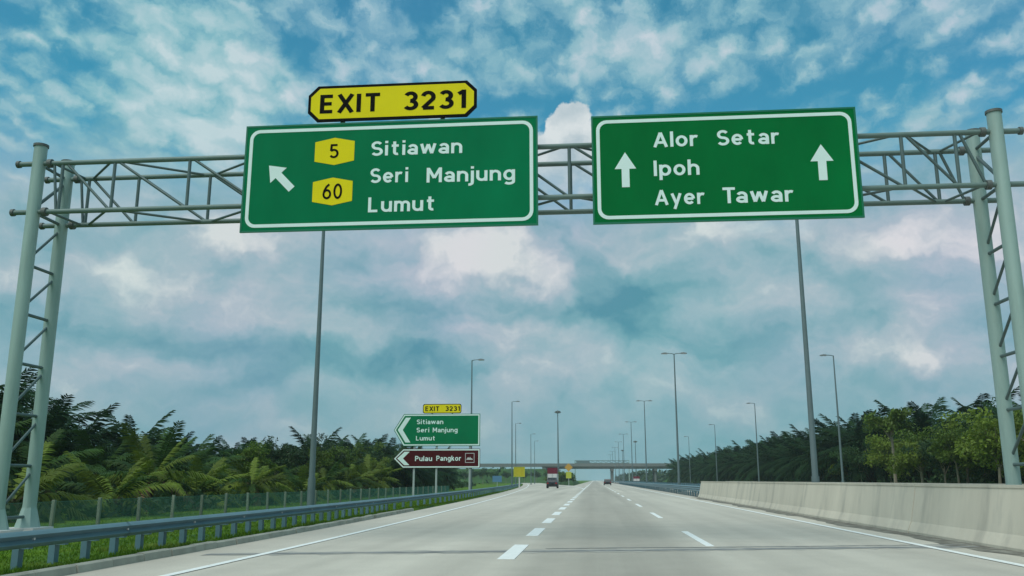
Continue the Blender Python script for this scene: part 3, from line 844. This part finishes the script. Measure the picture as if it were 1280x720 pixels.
# ------------------------------------------------------------------ lamp posts
def lamp(kind, h=15.0):
    t = thing('lamp_post', '', 'lamp post')
    MB().tube((0, 0, 0), (0, 0, h), 0.135, 0.06, 14).build('pole', M_LAMP, t, smooth=True)
    MB().tube((0, 0, 0), (0, 0, 1.5), 0.16, 0.16, 14).build('base_sleeve', M_LAMP, t, smooth=True)
    MB().box(-.24, .24, -.24, .24, -.2, .04).build('base_plate', M_CONC, t)
    for s in ((1, -1) if kind == 2 else (1,)):
        MB().path([(0, 0, h - .05), (s * .25, 0, h + .04), (s * .8, 0, h + .07)], 0.045).build('arm', M_LAMP, t, smooth=True)
        hd = MB(); hd.prism_xz([(s * .7, h), (s * .75, h + .13), (s * 1.05, h + .16), (s * 1.4, h + .08), (s * 1.42, h)], -.17, .17)
        hd = hd.build('lamp_head', M_LHEAD, t)
        MB().box(min(s * .8, s * 1.32), max(s * .8, s * 1.32), -.12, .12, h - .03, h + .001).build('lens', M_LENS, hd)
    return t
single = lamp(1); double = lamp(2)
def place(proto, i, loc, rz, label, group, sc_=1.0):
    o = proto if not proto.get('used') else copy_tree(proto)
    proto['used'] = 1
    o.location = loc; o.rotation_euler = (0, 0, rz); o.scale = (1, 1, sc_)
    o['label'] = label; o['group'] = group
    return o
for i, Y in enumerate([38, 98, 158, 216, 274, 330, 386, 440, 500]):
    place(double, i, (9.05, Y, 0), 0, 'double-armed lamp post in the median, %s of its row' % ORD[i], 'median lamp posts')
for i, (X, Y) in enumerate([(-11.85, 37), (-13.5, 98), (-14.0, 153), (-18.6, 213), (-18.4, 262), (-20.5, 310)]):
    place(single, i, (X, Y, zg(X, Y)), 0, 'single-armed lamp post on the left verge, %s of its row' % ORD[i], 'left verge lamp posts', 14.6 / 15)
for i, (X, Y) in enumerate([(25.9, 97), (28.0, 157), (29.0, 217), (29.0, 277)]):
    place(single, i, (X, Y, zg(X, Y)), math.pi, 'single-armed lamp post beyond the opposite carriageway, %s of its row' % ORD[i], 'right side lamp posts', 14.6 / 15)
for p_ in (single, double):
    for o in bpy.data.objects:
        if 'used' in o: del o['used']
def high_mast(label, X, Y, h):
    t = thing('high_mast_light', label, 'light mast', (X, Y, -.1), group='high mast lights')
    MB().tube((X, Y, -.1), (X, Y, h), 0.42, 0.17, 12).build('mast', M_LAMP, t, smooth=True)
    MB().tube((X, Y, h - .2), (X, Y, h + .5), 0.5, 0.25, 12).build('crown_cap', M_BOLT, t)
    for k in range(8):
        a = 2 * math.pi * k / 8
        MB().tube((X + 1.1 * math.cos(a), Y + 1.1 * math.sin(a), h - .55), (X + .8 * math.cos(a), Y + .8 * math.sin(a), h + .1), 0.42, 0.2, 8).build('floodlight', M_BOLT, t)
    MB().tube((X, Y, h + .05), (X, Y, h + .15), 1.15, 1.15, 14).build('ring', M_BOLT, t)
high_mast('tall light mast with round head left of the overpass centre', -15.1, 380, 30)
high_mast('faraway light mast with round head right of the overpass centre', 27.6, 600, 26.5)
high_mast('faintest light mast, behind the overpass beside the median lamps', 23.7, 750, 25.5)

# ------------------------------------------------------------------ overpass
ov = thing('overpass', 'concrete overpass crossing the expressway far ahead', 'bridge', (8.9, 440, 0))
MB().box(-24, 41, 433.5, 448.5, BZ + 1.25, BZ + 1.55).build('deck', M_BRIDGE, ov)
for k in range(6):
    Y = 434.6 + 2.55 * k
    MB().box(-23.5, 40.5, Y - .3, Y + .3, BZ + .02, BZ + 1.245).build('girder', M_GIRD, ov)
for Y, a, b in ((433.3, -90, 60), (448.5, -90, 60)):
    MB().box(a, b, Y - .12, Y + .12, BZ + 1.0, BZ + 2.45).build('parapet', M_BRIDGE, ov)
for X in (8.6, 29.3):
    for Y in (436, 441, 446):
        MB().tube((X, Y, -.2), (X, Y, BZ - 1.0), 0.65, n=14).build('pier', M_BRIDGE, ov, smooth=True)
    MB().box(X - .8, X + .8, 434, 448, BZ - 1.0, BZ).build('pier_cap', M_BRIDGE, ov)
MB().box(-25, -23.2, 433.6, 448.4, BZ - 1.5, BZ + 1.24).build('abutment', M_BRIDGE, ov)
MB().box(40, 41.5, 433.6, 448.4, BZ - 1.5, BZ + 1.24).build('abutment', M_BRIDGE, ov)

# ------------------------------------------------------------------ fence
FX = -20.0
fz = -0.50
fence = thing('wire_fence', 'green chain-link fence with pale posts along the left verge', 'fence', (FX, 22.5, fz))
FS = 3.15; FH = 1.08
pm = MB().box(-.06, .06, -.06, .06, -.5, FH + .05).mesh('fence_post', M_FPOST)
wm = MB()
sp_ = 0.115
nn = int((FS + FH) / sp_)
for s in (0, 1):
    for k in range(nn):
        a = k * sp_
        y0, z0 = (a, 0) if a < FS else (FS, a - FS)
        y1, z1 = (a - FH, FH) if a - FH > 0 else (0, a)
        if s: y0, y1 = FS - y0, FS - y1
        dxv = 0.004 if s else -0.004
        r_ = 0.005
        wm.add([(dxv, y0 - r_, z0), (dxv, y0 + r_, z0), (dxv + .007, y0, z0), (dxv, y1 - r_, z1), (dxv, y1 + r_, z1), (dxv + .007, y1, z1)],
               [(0, 1, 4, 3), (1, 2, 5, 4), (2, 0, 3, 5)])
for z in (0.02, FH - .02): wm.box(.012, .02, 0, FS, z - .006, z + .006)
wm = wm.mesh('wire_mesh', M_WIRE)
for k in range(32):
    lx = random.uniform(-.03, .03)
    link('fence_post', pm, fence, (lx, k * FS, random.uniform(-.03, .03)), (random.uniform(-.02, .02), random.uniform(-.02, .02), 0))
    link('wire_mesh', wm, fence, (0, k * FS, 0))

# ------------------------------------------------------------------ vegetation
def frond_mesh(name, L_, droop, leaflet, n, m, seed):
    rg = random.Random(seed)
    vs, fs = [], []
    def rp(t): return Vector((L_ * (t - 0.10 * droop * t * t), 0, L_ * (0.06 * t - droop * t ** 2.1)))
    prev = None
    ns = 7
    for k in range(ns + 1):
        t = k / ns; c = rp(t); w = 0.05 * (1 - t) + 0.012
        vs += [c + Vector((0, w, 0)), c + Vector((0, -w, 0)), c + Vector((0, 0, -w))]
    for k in range(ns):
        a = 3 * k
        for q in range(3): fs.append((a + q, a + (q + 1) % 3, a + 3 + (q + 1) % 3, a + 3 + q))
    for k in range(n):
        t = 0.16 + 0.84 * (k + 0.5) / n
        prof = (math.sin(math.pi * min(1, (t - .08) / 1.02) ** 0.75)) ** 0.6
        ln = leaflet * max(.25, prof)
        c = rp(t)
        tang = (rp(min(1, t + .02)) - rp(t - .02)).normalized()
        for s in (1, -1):
            fwd = 0.25 + 0.55 * t * t + rg.uniform(-.15, .15)
            out = (Vector((0, s, 0)) + tang * fwd + Vector((0, 0, rg.uniform(-.25, .22)))).normalized()
            tip = c + out * ln * rg.uniform(.85, 1.1) + Vector((0, 0, -ln * rg.uniform(.25, .75)))
            mid = c + out * ln * .5 + Vector((0, 0, -ln * .04))
            w = tang * 0.075
            o = len(vs)
            vs += [c - w * .6, c + w * .6, mid + w, mid - w, tip]
            fs += [(o, o + 1, o + 2, o + 3), (o + 3, o + 2, o + 4)]
    me = bpy.data.meshes.new(name); me.from_pydata([tuple(v) for v in vs], [], fs); me.materials.append(m)
    return me
FR = {}
for key, m in (('g', M_FROND), ('b', M_FROND_B), ('d', M_DEAD)):
    FR[key] = [frond_mesh('frond', 4.6, dr, 0.98, 27, m, 10 + i) for i, dr in enumerate((0.20, 0.36, 0.52, 0.7))]
def palm_layout(nf, rg, lowest=-0.5):
    out = []
    for k in range(nf):
        t = (k + .5) / nf
        a = k * 2.39996 + rg.uniform(-.25, .25)
        e = 1.2 - 1.65 * t ** 0.75 + rg.uniform(-.12, .12)
        e = max(lowest, e)
        vi = 0 if e > 1.0 else (1 if e > .55 else (2 if e > 0.05 else rg.choice((2, 3))))
        out.append((a, e, vi, rg.uniform(.85, 1.1)))
    return out
def trunk_mesh(h, r, rg):
    mb = MB(); pts = []; rad = []
    for k in range(9):
        t = k / 8; pts.append((rg.uniform(-.04, .04), rg.uniform(-.04, .04), -0.4 + (h + .4) * t)); rad.append(r * (1.25 - .3 * t + (.12 if k % 2 else 0)))
    mb.path(pts, rad, 9)
    for k in range(26):                                # old leaf bases
        a = k * 2.4; z = h * (0.25 + .75 * k / 26)
        mb.tube((r * .8 * math.cos(a), r * .8 * math.sin(a), z), (r * 1.9 * math.cos(a), r * 1.9 * math.sin(a), z + .35), .11, .05, 4)
    return mb.mesh('trunk', M_TRUNK)
TRUNKS = [trunk_mesh(h, .34, random.Random(h)) for h in (1.2, 2.6, 4.0, 5.2)]
TH = (1.2, 2.6, 4.0, 5.2)
def palm(X, Y, ti, nf, scale, bright, label, group, seed):
    rg = random.Random(seed)
    t = thing('oil_palm', label, 'palm tree', (X, Y, zg(X, Y)), rg.uniform(0, 6.28), group)
    t.scale = (scale,) * 3
    link('trunk', TRUNKS[ti], t)
    for (a, e, vi, s) in palm_layout(nf, rg):
        key = 'd' if (e < -.2 and rg.random() < .35) else ('b' if bright and rg.random() < .75 else 'g')
        q = Matrix.Rotation(a, 4, 'Z') @ Matrix.Rotation(-e, 4, 'Y') @ Matrix.Rotation(rg.uniform(-.5, .5), 4, 'X')
        link('frond', FR[key][vi], t, (0.15 * math.cos(a), 0.15 * math.sin(a), TH[ti] - .1), q.to_euler(), (s,) * 3)
    return t
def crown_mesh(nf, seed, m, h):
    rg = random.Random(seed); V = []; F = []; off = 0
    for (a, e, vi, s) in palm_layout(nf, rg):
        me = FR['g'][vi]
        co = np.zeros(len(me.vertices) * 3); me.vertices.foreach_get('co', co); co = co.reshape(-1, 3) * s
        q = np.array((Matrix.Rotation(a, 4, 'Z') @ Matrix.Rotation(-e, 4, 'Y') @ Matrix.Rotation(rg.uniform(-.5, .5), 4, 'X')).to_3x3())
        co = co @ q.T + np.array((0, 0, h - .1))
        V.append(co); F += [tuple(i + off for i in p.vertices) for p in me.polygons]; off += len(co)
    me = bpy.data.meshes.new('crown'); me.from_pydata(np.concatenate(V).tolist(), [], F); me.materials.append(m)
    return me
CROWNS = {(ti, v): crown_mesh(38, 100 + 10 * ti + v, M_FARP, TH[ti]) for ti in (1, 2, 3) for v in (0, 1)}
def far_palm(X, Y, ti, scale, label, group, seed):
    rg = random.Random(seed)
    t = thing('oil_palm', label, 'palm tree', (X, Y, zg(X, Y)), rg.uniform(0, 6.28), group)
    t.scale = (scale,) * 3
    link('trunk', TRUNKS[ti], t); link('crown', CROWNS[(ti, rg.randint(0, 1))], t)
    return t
# left plantation: young bright row along the fence, darker taller rows behind
sd_i = 0
for i in range(14):
    sd_i += 1; rg = random.Random(sd_i)
    Y = 27 + i * 6.6 + rg.uniform(-1, 1); X = -26.5 - rg.uniform(-1.0, 1.6)
    palm(X, Y, rg.choice((0, 0, 1)), 30, rg.uniform(.60, .78), True, 'low bright green oil palm beyond the left fence, %s of the front row' % ORD[i], 'front row of oil palms', sd_i)
for i in range(13):
    sd_i += 1; rg = random.Random(sd_i)
    Y = 31 + i * 7.2 + rg.uniform(-1.5, 1.5); X = -33.5 - rg.uniform(-1.2, 1.8)
    sc_ = rg.uniform(.80, .98)
    palm(X, Y, 1, 32, sc_, False, 'mid-height oil palm in the second row behind the left fence, %s' % ORD[i], 'second row of oil palms', sd_i)
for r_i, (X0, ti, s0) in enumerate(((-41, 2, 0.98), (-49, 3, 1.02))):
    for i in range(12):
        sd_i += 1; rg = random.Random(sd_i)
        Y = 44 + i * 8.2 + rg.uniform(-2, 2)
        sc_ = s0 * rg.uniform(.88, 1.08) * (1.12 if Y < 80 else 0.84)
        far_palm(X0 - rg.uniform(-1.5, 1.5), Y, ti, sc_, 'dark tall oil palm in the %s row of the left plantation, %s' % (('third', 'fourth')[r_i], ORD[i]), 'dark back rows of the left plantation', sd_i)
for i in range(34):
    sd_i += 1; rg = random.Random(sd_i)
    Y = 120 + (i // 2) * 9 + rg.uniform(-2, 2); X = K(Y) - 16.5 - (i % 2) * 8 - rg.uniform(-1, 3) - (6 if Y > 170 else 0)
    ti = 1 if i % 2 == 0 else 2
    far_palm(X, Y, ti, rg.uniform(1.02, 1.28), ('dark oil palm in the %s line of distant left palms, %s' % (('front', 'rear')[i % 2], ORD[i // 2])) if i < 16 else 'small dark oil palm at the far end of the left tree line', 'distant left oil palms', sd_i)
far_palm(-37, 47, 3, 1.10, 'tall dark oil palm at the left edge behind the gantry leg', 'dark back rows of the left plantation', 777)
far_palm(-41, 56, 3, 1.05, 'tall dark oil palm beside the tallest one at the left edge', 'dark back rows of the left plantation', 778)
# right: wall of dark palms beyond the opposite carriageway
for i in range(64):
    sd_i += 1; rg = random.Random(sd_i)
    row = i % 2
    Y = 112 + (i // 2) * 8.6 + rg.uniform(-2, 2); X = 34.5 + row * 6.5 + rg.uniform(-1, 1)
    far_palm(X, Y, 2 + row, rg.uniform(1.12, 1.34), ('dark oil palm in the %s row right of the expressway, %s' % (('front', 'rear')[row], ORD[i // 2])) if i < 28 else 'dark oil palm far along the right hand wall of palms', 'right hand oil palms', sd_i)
PO = ['sixth', 'fifth', 'fourth', 'eighth', 'third', 'second', 'seventh', 'ninth', 'first']
for i, (X, Y, ti, s) in enumerate([(38.5, 92, 3, 1.08), (41, 84, 3, 1.0), (36, 78, 2, 1.0), (44, 99, 3, 1.1), (45, 78, 3, 1.05), (39, 70, 3, .95), (48, 90, 3, 1.1), (37, 104, 2, .95), (43, 66, 3, 1.0)]):
    far_palm(X, Y, ti, s * 1.10, 'dark oil palm behind the light green trees at right, %s from the gantry leg' % PO[i], 'palms behind the right hand trees', 900 + i)

def broadleaf(seed, h, cr, m, density=1.9, leafs=0.16):
    rg = random.Random(seed); nr = np.random.default_rng(seed)
    tr = MB(); cl = []
    lean = (rg.uniform(-.3, .3), rg.uniform(-.3, .3))
    tp = Vector((lean[0], lean[1], h * .55))
    tr.path([(0, 0, -.3), (lean[0] * .4, lean[1] * .4, h * .25), tp], [.14, .10, .075], 7)
    for k in range(8):
        a = k * 2.4 + rg.uniform(-.4, .4); e = rg.uniform(.15, 1.2)
        ln = cr * rg.uniform(.6, 1.05)
        b0 = Vector((lean[0] * .7, lean[1] * .7, h * rg.uniform(.38, .55)))
        b1 = b0 + Vector((math.cos(a) * math.cos(e), math.sin(a) * math.cos(e), math.sin(e) * .9 + .15)) * ln
        tr.path([b0, (b0 + b1) / 2 + Vector((0, 0, .15)), b1], [.06, .04, .02], 5)
        for j in range(3):
            cl.append(b1 + Vector((rg.gauss(0, .35), rg.gauss(0, .35), rg.gauss(0, .3))) * cr * .5)
        cl.append((b0 + b1) / 2 + Vector((rg.gauss(0, .3), rg.gauss(0, .3), .3)) * cr * .4)
    V = []; F = []
    for c in cl:
        n = int(85 * density * rg.uniform(.6, 1.3)); rr = cr * rg.uniform(.22, .38)
        P = nr.normal(0, 1, (n, 3)); P /= np.linalg.norm(P, axis=1)[:, None]
        P = P * (nr.random((n, 1)) ** .4) * rr * np.array((1.15, 1.15, .7)) + np.array(c)
        A = nr.normal(0, 1, (n, 3)); A /= np.linalg.norm(A, axis=1)[:, None]
        B = np.cross(A, nr.normal(0, 1, (n, 3))); B /= np.linalg.norm(B, axis=1)[:, None]
        sz = leafs * nr.uniform(.6, 1.25, (n, 1))
        o = len(V)
        quad = np.stack([P - A * sz, P + B * sz * .42, P + A * sz, P - B * sz * .42], 1).reshape(-1, 3)
        V += quad.tolist(); F += [(o + 4 * q, o + 4 * q + 1, o + 4 * q + 2, o + 4 * q + 3) for q in range(n)]
    me = bpy.data.meshes.new('crown'); me.from_pydata(V, [], F); me.materials.append(m)
    return tr.mesh('trunk', M_BARK), me
BL = [broadleaf(1, 7.5, 2.6, M_LEAF), broadleaf(2, 6.0, 2.4, M_LEAFL), broadleaf(3, 6.5, 2.9, M_LEAFD), broadleaf(4, 9.5, 1.7, M_LEAF, .8), broadleaf(5, 5.0, 2.6, M_LEAFL)]
def tree(X, Y, k, s, label, group, rz):
    t = thing('broadleaf_tree', label, 'tree', (X, Y, zg(X, Y)), rz, group); t.scale = (s,) * 3
    link('trunk', BL[k][0], t); link('crown', BL[k][1], t)
    return t
tree(31.2, 97, 3, 1.5, 'slender tree with a lone tuft of leaves standing above its neighbours at right', 'light green trees at right', 0.4)
rt = [(30.5, 62, 1, 1.0), (32.5, 67, 0, .95), (30.8, 72, 4, 1.1), (33.5, 77, 1, 1.15), (31.0, 80, 0, .85), (34.0, 86, 4, 1.2), (30.8, 88, 1, .95), (32.5, 93, 0, .9), (33.0, 104, 4, 1.05),
      (31.5, 110, 2, .85), (33.0, 58, 0, 1.0), (35.0, 70, 0, 1.15), (36.0, 81, 2, 1.15), (32, 117, 1, .8), (31.5, 84.5, 2, .8)]
rt.sort(key=lambda q: q[1])
for i, (X, Y, k, s) in enumerate(rt):
    nm = {0: 'mid green', 1: 'light green', 2: 'dark green', 4: 'yellowish green bushy'}[k]
    o_ = sum(1 for q in rt[:i] if q[2] == k)
    tree(X, Y, k, s * 1.06, '%s tree with pale trunk behind the right barrier, %s of that colour' % (nm, ORD[o_]), 'light green trees at right', i * 1.3)
for i, (X, Y, k, s) in enumerate([(-30, 105, 0, .8), (-29, 118, 2, .85), (-33, 126, 0, 1.0), (-30, 138, 2, .95), (-27.5, 112, 4, .75), (-33, 150, 2, 1.0), (-29.5, 76, 0, .72), (-30.5, 84, 2, .8), (-28.8, 92, 0, .75), (-31.5, 99, 2, .95), (-27.8, 100, 1, .6), (-29.0, 129, 1, .8)]):
    tree(X, Y, k, s * 1.04, 'rounded broadleaf tree among the palms left of the green sign, %s' % ORD[i], 'left broadleaf trees', i * 2.1)
for i in range(18):
    rg = random.Random(500 + i)
    X = -17 - i * 4.6 + rg.uniform(-1, 1); Y = 408 + rg.uniform(-6, 8) - (14 if i > 5 else 0)
    t = thing('broadleaf_tree', 'dark tree in front of the overpass embankment, %s from the road' % (ORD[i].replace(' nearest', '').replace('nearest', 'first') if i < 14 else 'farther'), 'tree', (X, Y, -.3), i * 1.7, 'trees before the embankment')
    t.scale = (rg.uniform(.75, 1.0),) * 3
    link('trunk', BL[2][0], t); link('crown', BL[2][1], t)
# shrubs
def bush_mesh(seed, m):
    nr = np.random.default_rng(seed); V = []; F = []
    for _ in range(9):
        c = np.array((nr.normal(0, .55), nr.normal(0, .55), abs(nr.normal(.5, .28)))); n = 60
        P = nr.normal(0, 1, (n, 3)); P /= np.linalg.norm(P, axis=1)[:, None]; P = P * .45 * (nr.random((n, 1)) ** .5) + c; P[:, 2] = np.maximum(P[:, 2], .02)
        A = nr.normal(0, 1, (n, 3)); A /= np.linalg.norm(A, axis=1)[:, None]; B = np.cross(A, nr.normal(0, 1, (n, 3))); B /= np.linalg.norm(B, axis=1)[:, None]
        o = len(V); sz = .17
        V += np.stack([P - A * sz, P + B * sz * .5, P + A * sz, P - B * sz * .5], 1).reshape(-1, 3).tolist()
        F += [(o + 4 * q, o + 4 * q + 1, o + 4 * q + 2, o + 4 * q + 3) for q in range(n)]
    me = bpy.data.meshes.new('shrub'); me.from_pydata(V, [], F); me.materials.append(m); return me
BU = [bush_mesh(31, M_LEAFD), bush_mesh(32, M_LEAF)]
for i, (X, Y, s) in enumerate([(-7.6, 232, 1.3), (-8.6, 240, 1.7), (-7.0, 246, 1.4), (-9.6, 252, 2.0), (-8.0, 262, 1.8), (-11, 268, 2.2), (-9, 280, 2.0), (-13, 285, 2.2), (-10, 300, 2.2), (-7, 275, 1.5)]):
    o = link('roadside_shrub', BU[i % 2], None, (X, Y, 1.0), (0, 0, i), (s,) * 3)
    tag(o, 'dark shrub on the grassy bank in the gore ahead', 'shrub', 'shrubs on the gore bank')
# undergrowth and the mass of far woodland
def leaf_band(name, fn, n, size, m, seed):
    nr = np.random.default_rng(seed)
    P = fn(nr, n)
    A = nr.normal(0, 1, (n, 3)); A /= np.linalg.norm(A, axis=1)[:, None]
    B = np.cross(A, nr.normal(0, 1, (n, 3))); B /= np.linalg.norm(B, axis=1)[:, None]
    sz = size * nr.uniform(.5, 1.3, (n, 1)) * (1 + P[:, 1:2] / 220.0)
    V = np.stack([P - A * sz, P + B * sz * .45, P + A * sz, P - B * sz * .45], 1).reshape(-1, 3)
    me = bpy.data.meshes.new(name); me.from_pydata(V.tolist(), [], [(4 * q, 4 * q + 1, 4 * q + 2, 4 * q + 3) for q in range(n)]); me.materials.append(m)
    return link(name, me)
def under_left(nr, n):
    Y = 24 + 260 * nr.random(n) ** 1.6; Kc = np.array([K(y) for y in Y])
    base = np.minimum(-24.5, Kc - 15.0)
    X = base - 30 * nr.random(n) ** 1.2
    h = (0.9 + 1.3 * (0.5 + .5 * np.sin(Y * .9 + X * .7))) * (0.4 + .6 * np.minimum(1, (base - X) / 6))
    return np.stack([X, Y, -.5 + h * nr.random(n)], 1)
tag(leaf_band('undergrowth', under_left, 26000, .22, M_LEAFD, 51), 'low dark undergrowth beneath the left palms', 'undergrowth', kind='stuff')
def under_right(nr, n):
    Y = 52 + 330 * nr.random(n) ** 1.5; X = 30.0 + 14 * nr.random(n) ** 1.3
    h = (1.2 + 1.2 * (0.5 + .5 * np.sin(Y * .7 + X * .9))) * (0.5 + .5 * np.minimum(1, (X - 30) / 4)) * (1 + .3 * (X > 36))
    return np.stack([X, Y, -.4 + h * nr.random(n)], 1)
tag(leaf_band('undergrowth', under_right, 26000, .24, M_LEAFD, 52), 'low dark undergrowth beneath the right trees', 'undergrowth', kind='stuff')
def far_left(nr, n):
    Y = 26 + 330 * nr.random(n); X = np.minimum(-56, np.array([K(y) for y in Y]) - 32) - 12 * nr.random(n)
    h = 5.6 + 1.2 * np.sin(Y * .35) * np.sin(Y * .13 + 1); h = h * (.82 + .3 * nr.random(n))
    return np.stack([X, Y, -.5 + h * nr.random(n) ** .8], 1)
tag(leaf_band('far_wood', far_left, 26000, .42, M_WOOD, 53), 'dense dark woodland closing the view behind the left palms', 'woodland', kind='stuff')
def far_right(nr, n):
    Y = 50 + 360 * nr.random(n); X = 50 + 14 * nr.random(n)
    h = (7.2 + 1.2 * np.sin(Y * .3)) * (.85 + .3 * nr.random(n))
    return np.stack([X, Y, -.4 + h * nr.random(n) ** .8], 1)
tag(leaf_band('far_wood', far_right, 24000, .42, M_WOOD, 54), 'dense dark woodland closing the view behind the right trees', 'woodland', kind='stuff')
def far_end(nr, n):
    left = nr.random(n) < .5
    X = np.where(left, -45 - 260 * nr.random(n), 26 + 300 * nr.random(n)); Y = np.where(left, 395, 480) + 700 * nr.random(n)
    h = (7 + 2 * np.sin(X * .21) + 1.5 * np.sin(X * .053 + 2)) * (.8 + .35 * nr.random(n))
    return np.stack([X, Y, h * nr.random(n) ** .7 - .3], 1)
tag(leaf_band('far_wood', far_end, 26000, .5, M_WOOD, 55), 'hazy far-off tree line around the overpass', 'woodland', kind='stuff')
# grass blades on the near verge
def grass():
    nr = np.random.default_rng(77); n = 120000
    Y = 7 + 95 * nr.random(n) ** 1.8
    u = 0.25 + 17 * nr.random(n) ** 1.6
    Kc = -7.65 - 0.00452 * np.maximum(0, Y - 18) ** 1.45
    X = Kc - u
    Z = np.array([zg(a, b) for a, b in zip(X, Y)])
    clump = 0.5 + .5 * np.sin(X * 1.7 + np.sin(Y * .9)) * np.sin(Y * 1.3 + X * .4)
    h = (0.035 + .075 * clump * nr.random(n)) * (1 + .35 * (u < .6))
    a = nr.random(n) * 6.283; w = .008 * (1 + Y / 22); bend = nr.uniform(.2, .9, n) * h
    P = np.stack([X, Y, Z - .01], 1); S = np.stack([np.cos(a), np.sin(a), 0 * a], 1) * w[:, None]
    T = P + np.stack([-np.sin(a) * bend, np.cos(a) * bend, h], 1)
    V = np.stack([P - S, P + S, T], 1).reshape(-1, 3)
    me = bpy.data.meshes.new('grass'); me.from_pydata(V.tolist(), [], [(3 * q, 3 * q + 1, 3 * q + 2) for q in range(n)]); me.materials.append(M_GRASS)
    tag(link('grass', me), 'short green grass on the left verge around the guardrail', 'grass', kind='stuff')
grass()

# ------------------------------------------------------------------ vehicles
def wheel(parent, X, Y, r, w):
    t = MB().tube((X - w / 2, Y, r), (X + w / 2, Y, r), r, n=16).build('wheel', M_TYRE, parent)
    MB().tube((X - w / 2 - .01, Y, r), (X + w / 2 + .01, Y, r), r * .58, n=12).build('rim', M_ALU, t)
def yz_prism(mb, prof, x0, x1, taper=0.0):
    n = len(prof)
    zs = [z for _, z in prof]; zmin, zmax = min(zs), max(zs)
    vs = []
    for X, s in ((x0, 1), (x1, -1)):
        vs += [(X + s * taper * (z - zmin) / (zmax - zmin), y, z) for y, z in prof]
    fs = [tuple(range(n)), tuple(reversed(range(n, 2 * n)))] + [(k, n + k, n + (k + 1) % n, (k + 1) % n) for k in range(n)]
    return mb.add(vs, fs)
def car(label, X, Y, w, h, ln, suv):
    t = thing('car', label, 'car', (X, Y, 0.01))
    z1 = h * .58
    body = [(Y, .32), (Y, z1 * .92), (Y + .12, z1), (Y + ln - 1.2, z1 * .97), (Y + ln - .1, z1 * .8), (Y + ln, .4), (Y + ln - .1, .25), (Y + .08, .25)]
    yz_prism(MB(), body, X - w / 2, X + w / 2, .04).build('body', M_CARD, t)
    cab = [(Y + (.12 if suv else .5), z1 - .01), (Y + (.4 if suv else 1.1), h), (Y + ln * .55, h), (Y + ln * .72, z1 - .01)]
    yz_prism(MB(), cab, X - w / 2 + .05, X + w / 2 - .05, .17).build('cabin', M_CARD, t)
    yb = Y + (.2 if suv else .7)
    MB().add([(X - w / 2 + .2, yb - .02, z1 + .06), (X + w / 2 - .2, yb - .02, z1 + .06), (X + w / 2 - .3, yb + (.14 if suv else .28), h - .09), (X - w / 2 + .3, yb + (.14 if suv else .28), h - .09)], [(0, 1, 2, 3)]).build('rear_window', M_GLASS, t)
    for s in (-1, 1):
        MB().box(X + s * (w / 2 - .24) - .14, X + s * (w / 2 - .24) + .14, Y - .03, Y + .1, z1 * .72, z1 * .9).build('tail_light', M_TAIL, t)
        for yy in (Y + .85, Y + ln - .9): wheel(t, X + s * (w / 2 - .1), yy, .34, .22)
    MB().box(X - w / 2 + .06, X + w / 2 - .06, Y - .08, Y + .1, .32, .52).build('bumper', M_TYRE, t)
    MB().box(X - .26, X + .26, Y - .035, Y + .02, z1 * .62, z1 * .62 + .12).build('number_plate', M_BLACK, t)
    return t
car('dark car in the exit lane behind the red and white lorry', -7.1, 151, 1.9, 1.75, 4.5, True)
car('dark car ahead in the right hand lane', 3.4, 236, 1.95, 1.6, 4.6, False)
def lorry(label, X, Y, w, h, ln, hdg=1):
    t = thing('lorry', label, 'lorry', (X, Y, 0.01))
    zs = h * .68
    MB().box(X - w / 2, X + w / 2, Y, Y + ln, .95, zs).build('lower_box', M_LWHT, t)
    MB().box(X - w / 2 + .03, X + w / 2 - .03, Y + .03, Y + ln - .03, zs, h).build('upper_load', M_RED, t)
    MB().box(X - w / 2 + .2, X + w / 2 - .2, Y + .2, Y + ln + 2.0, .6, .94).build('chassis', M_TYRE, t)
    c = yz_prism(MB(), [(Y + ln + .2, .7), (Y + ln + .2, h * .7), (Y + ln + 1.5, h * .7), (Y + ln + 2.0, h * .45), (Y + ln + 2.05, .6)], X - w / 2 + .06, X + w / 2 - .06, .06)
    c.build('cab', M_LWHT, t)
    for k in (-1, 0, 1):
        MB().box(X + k * (w / 2 - .06) - .04, X + k * (w / 2 - .06) + .04, Y - .05, Y + .0, .97, zs).build('door_post', M_ALU, t)
    MB().box(X - w / 2, X + w / 2, Y - .08, Y, .8, .94).build('bumper', M_TYRE, t)
    for s in (-1, 1):
        MB().box(X + s * (w / 2 - .25) - .16, X + s * (w / 2 - .25) + .16, Y - .1, Y - .02, .64, .79).build('tail_light', M_TAIL, t)
        for yy in (Y + 1.0, Y + 2.2, Y + ln + 1.0): wheel(t, X + s * (w / 2 - .2), yy, .48, .34)
    return t
lorry('lorry with white lower body and red upper load in the exit lane', -8.75, 188, 2.1, 3.85, 6.0)
lorry('lorry on the opposite carriageway under the overpass', 16.0, 345, 2.3, 2.7, 6.0)

# ------------------------------------------------------------------ haze
hb = MB().box(-2005, 2005, -305, 2505, -2.0, 33.0)
hm = bpy.data.materials.new('haze_air'); hm.use_nodes = True
hm.node_tree.nodes.clear()
vol = hm.node_tree.nodes.new('ShaderNodeVolumePrincipled')
vol.inputs['Color'].default_value = (0.80, 0.93, 0.97, 1)
vol.inputs['Density'].default_value = 0.00022
vol.inputs['Anisotropy'].default_value = 0.2
ho = hm.node_tree.nodes.new('ShaderNodeOutputMaterial')
hm.node_tree.links.new(vol.outputs[0], ho.inputs['Volume'])
tag(hb.build('haze', hm), 'thin bluish haze in the air over the whole scene', 'haze', kind='stuff')
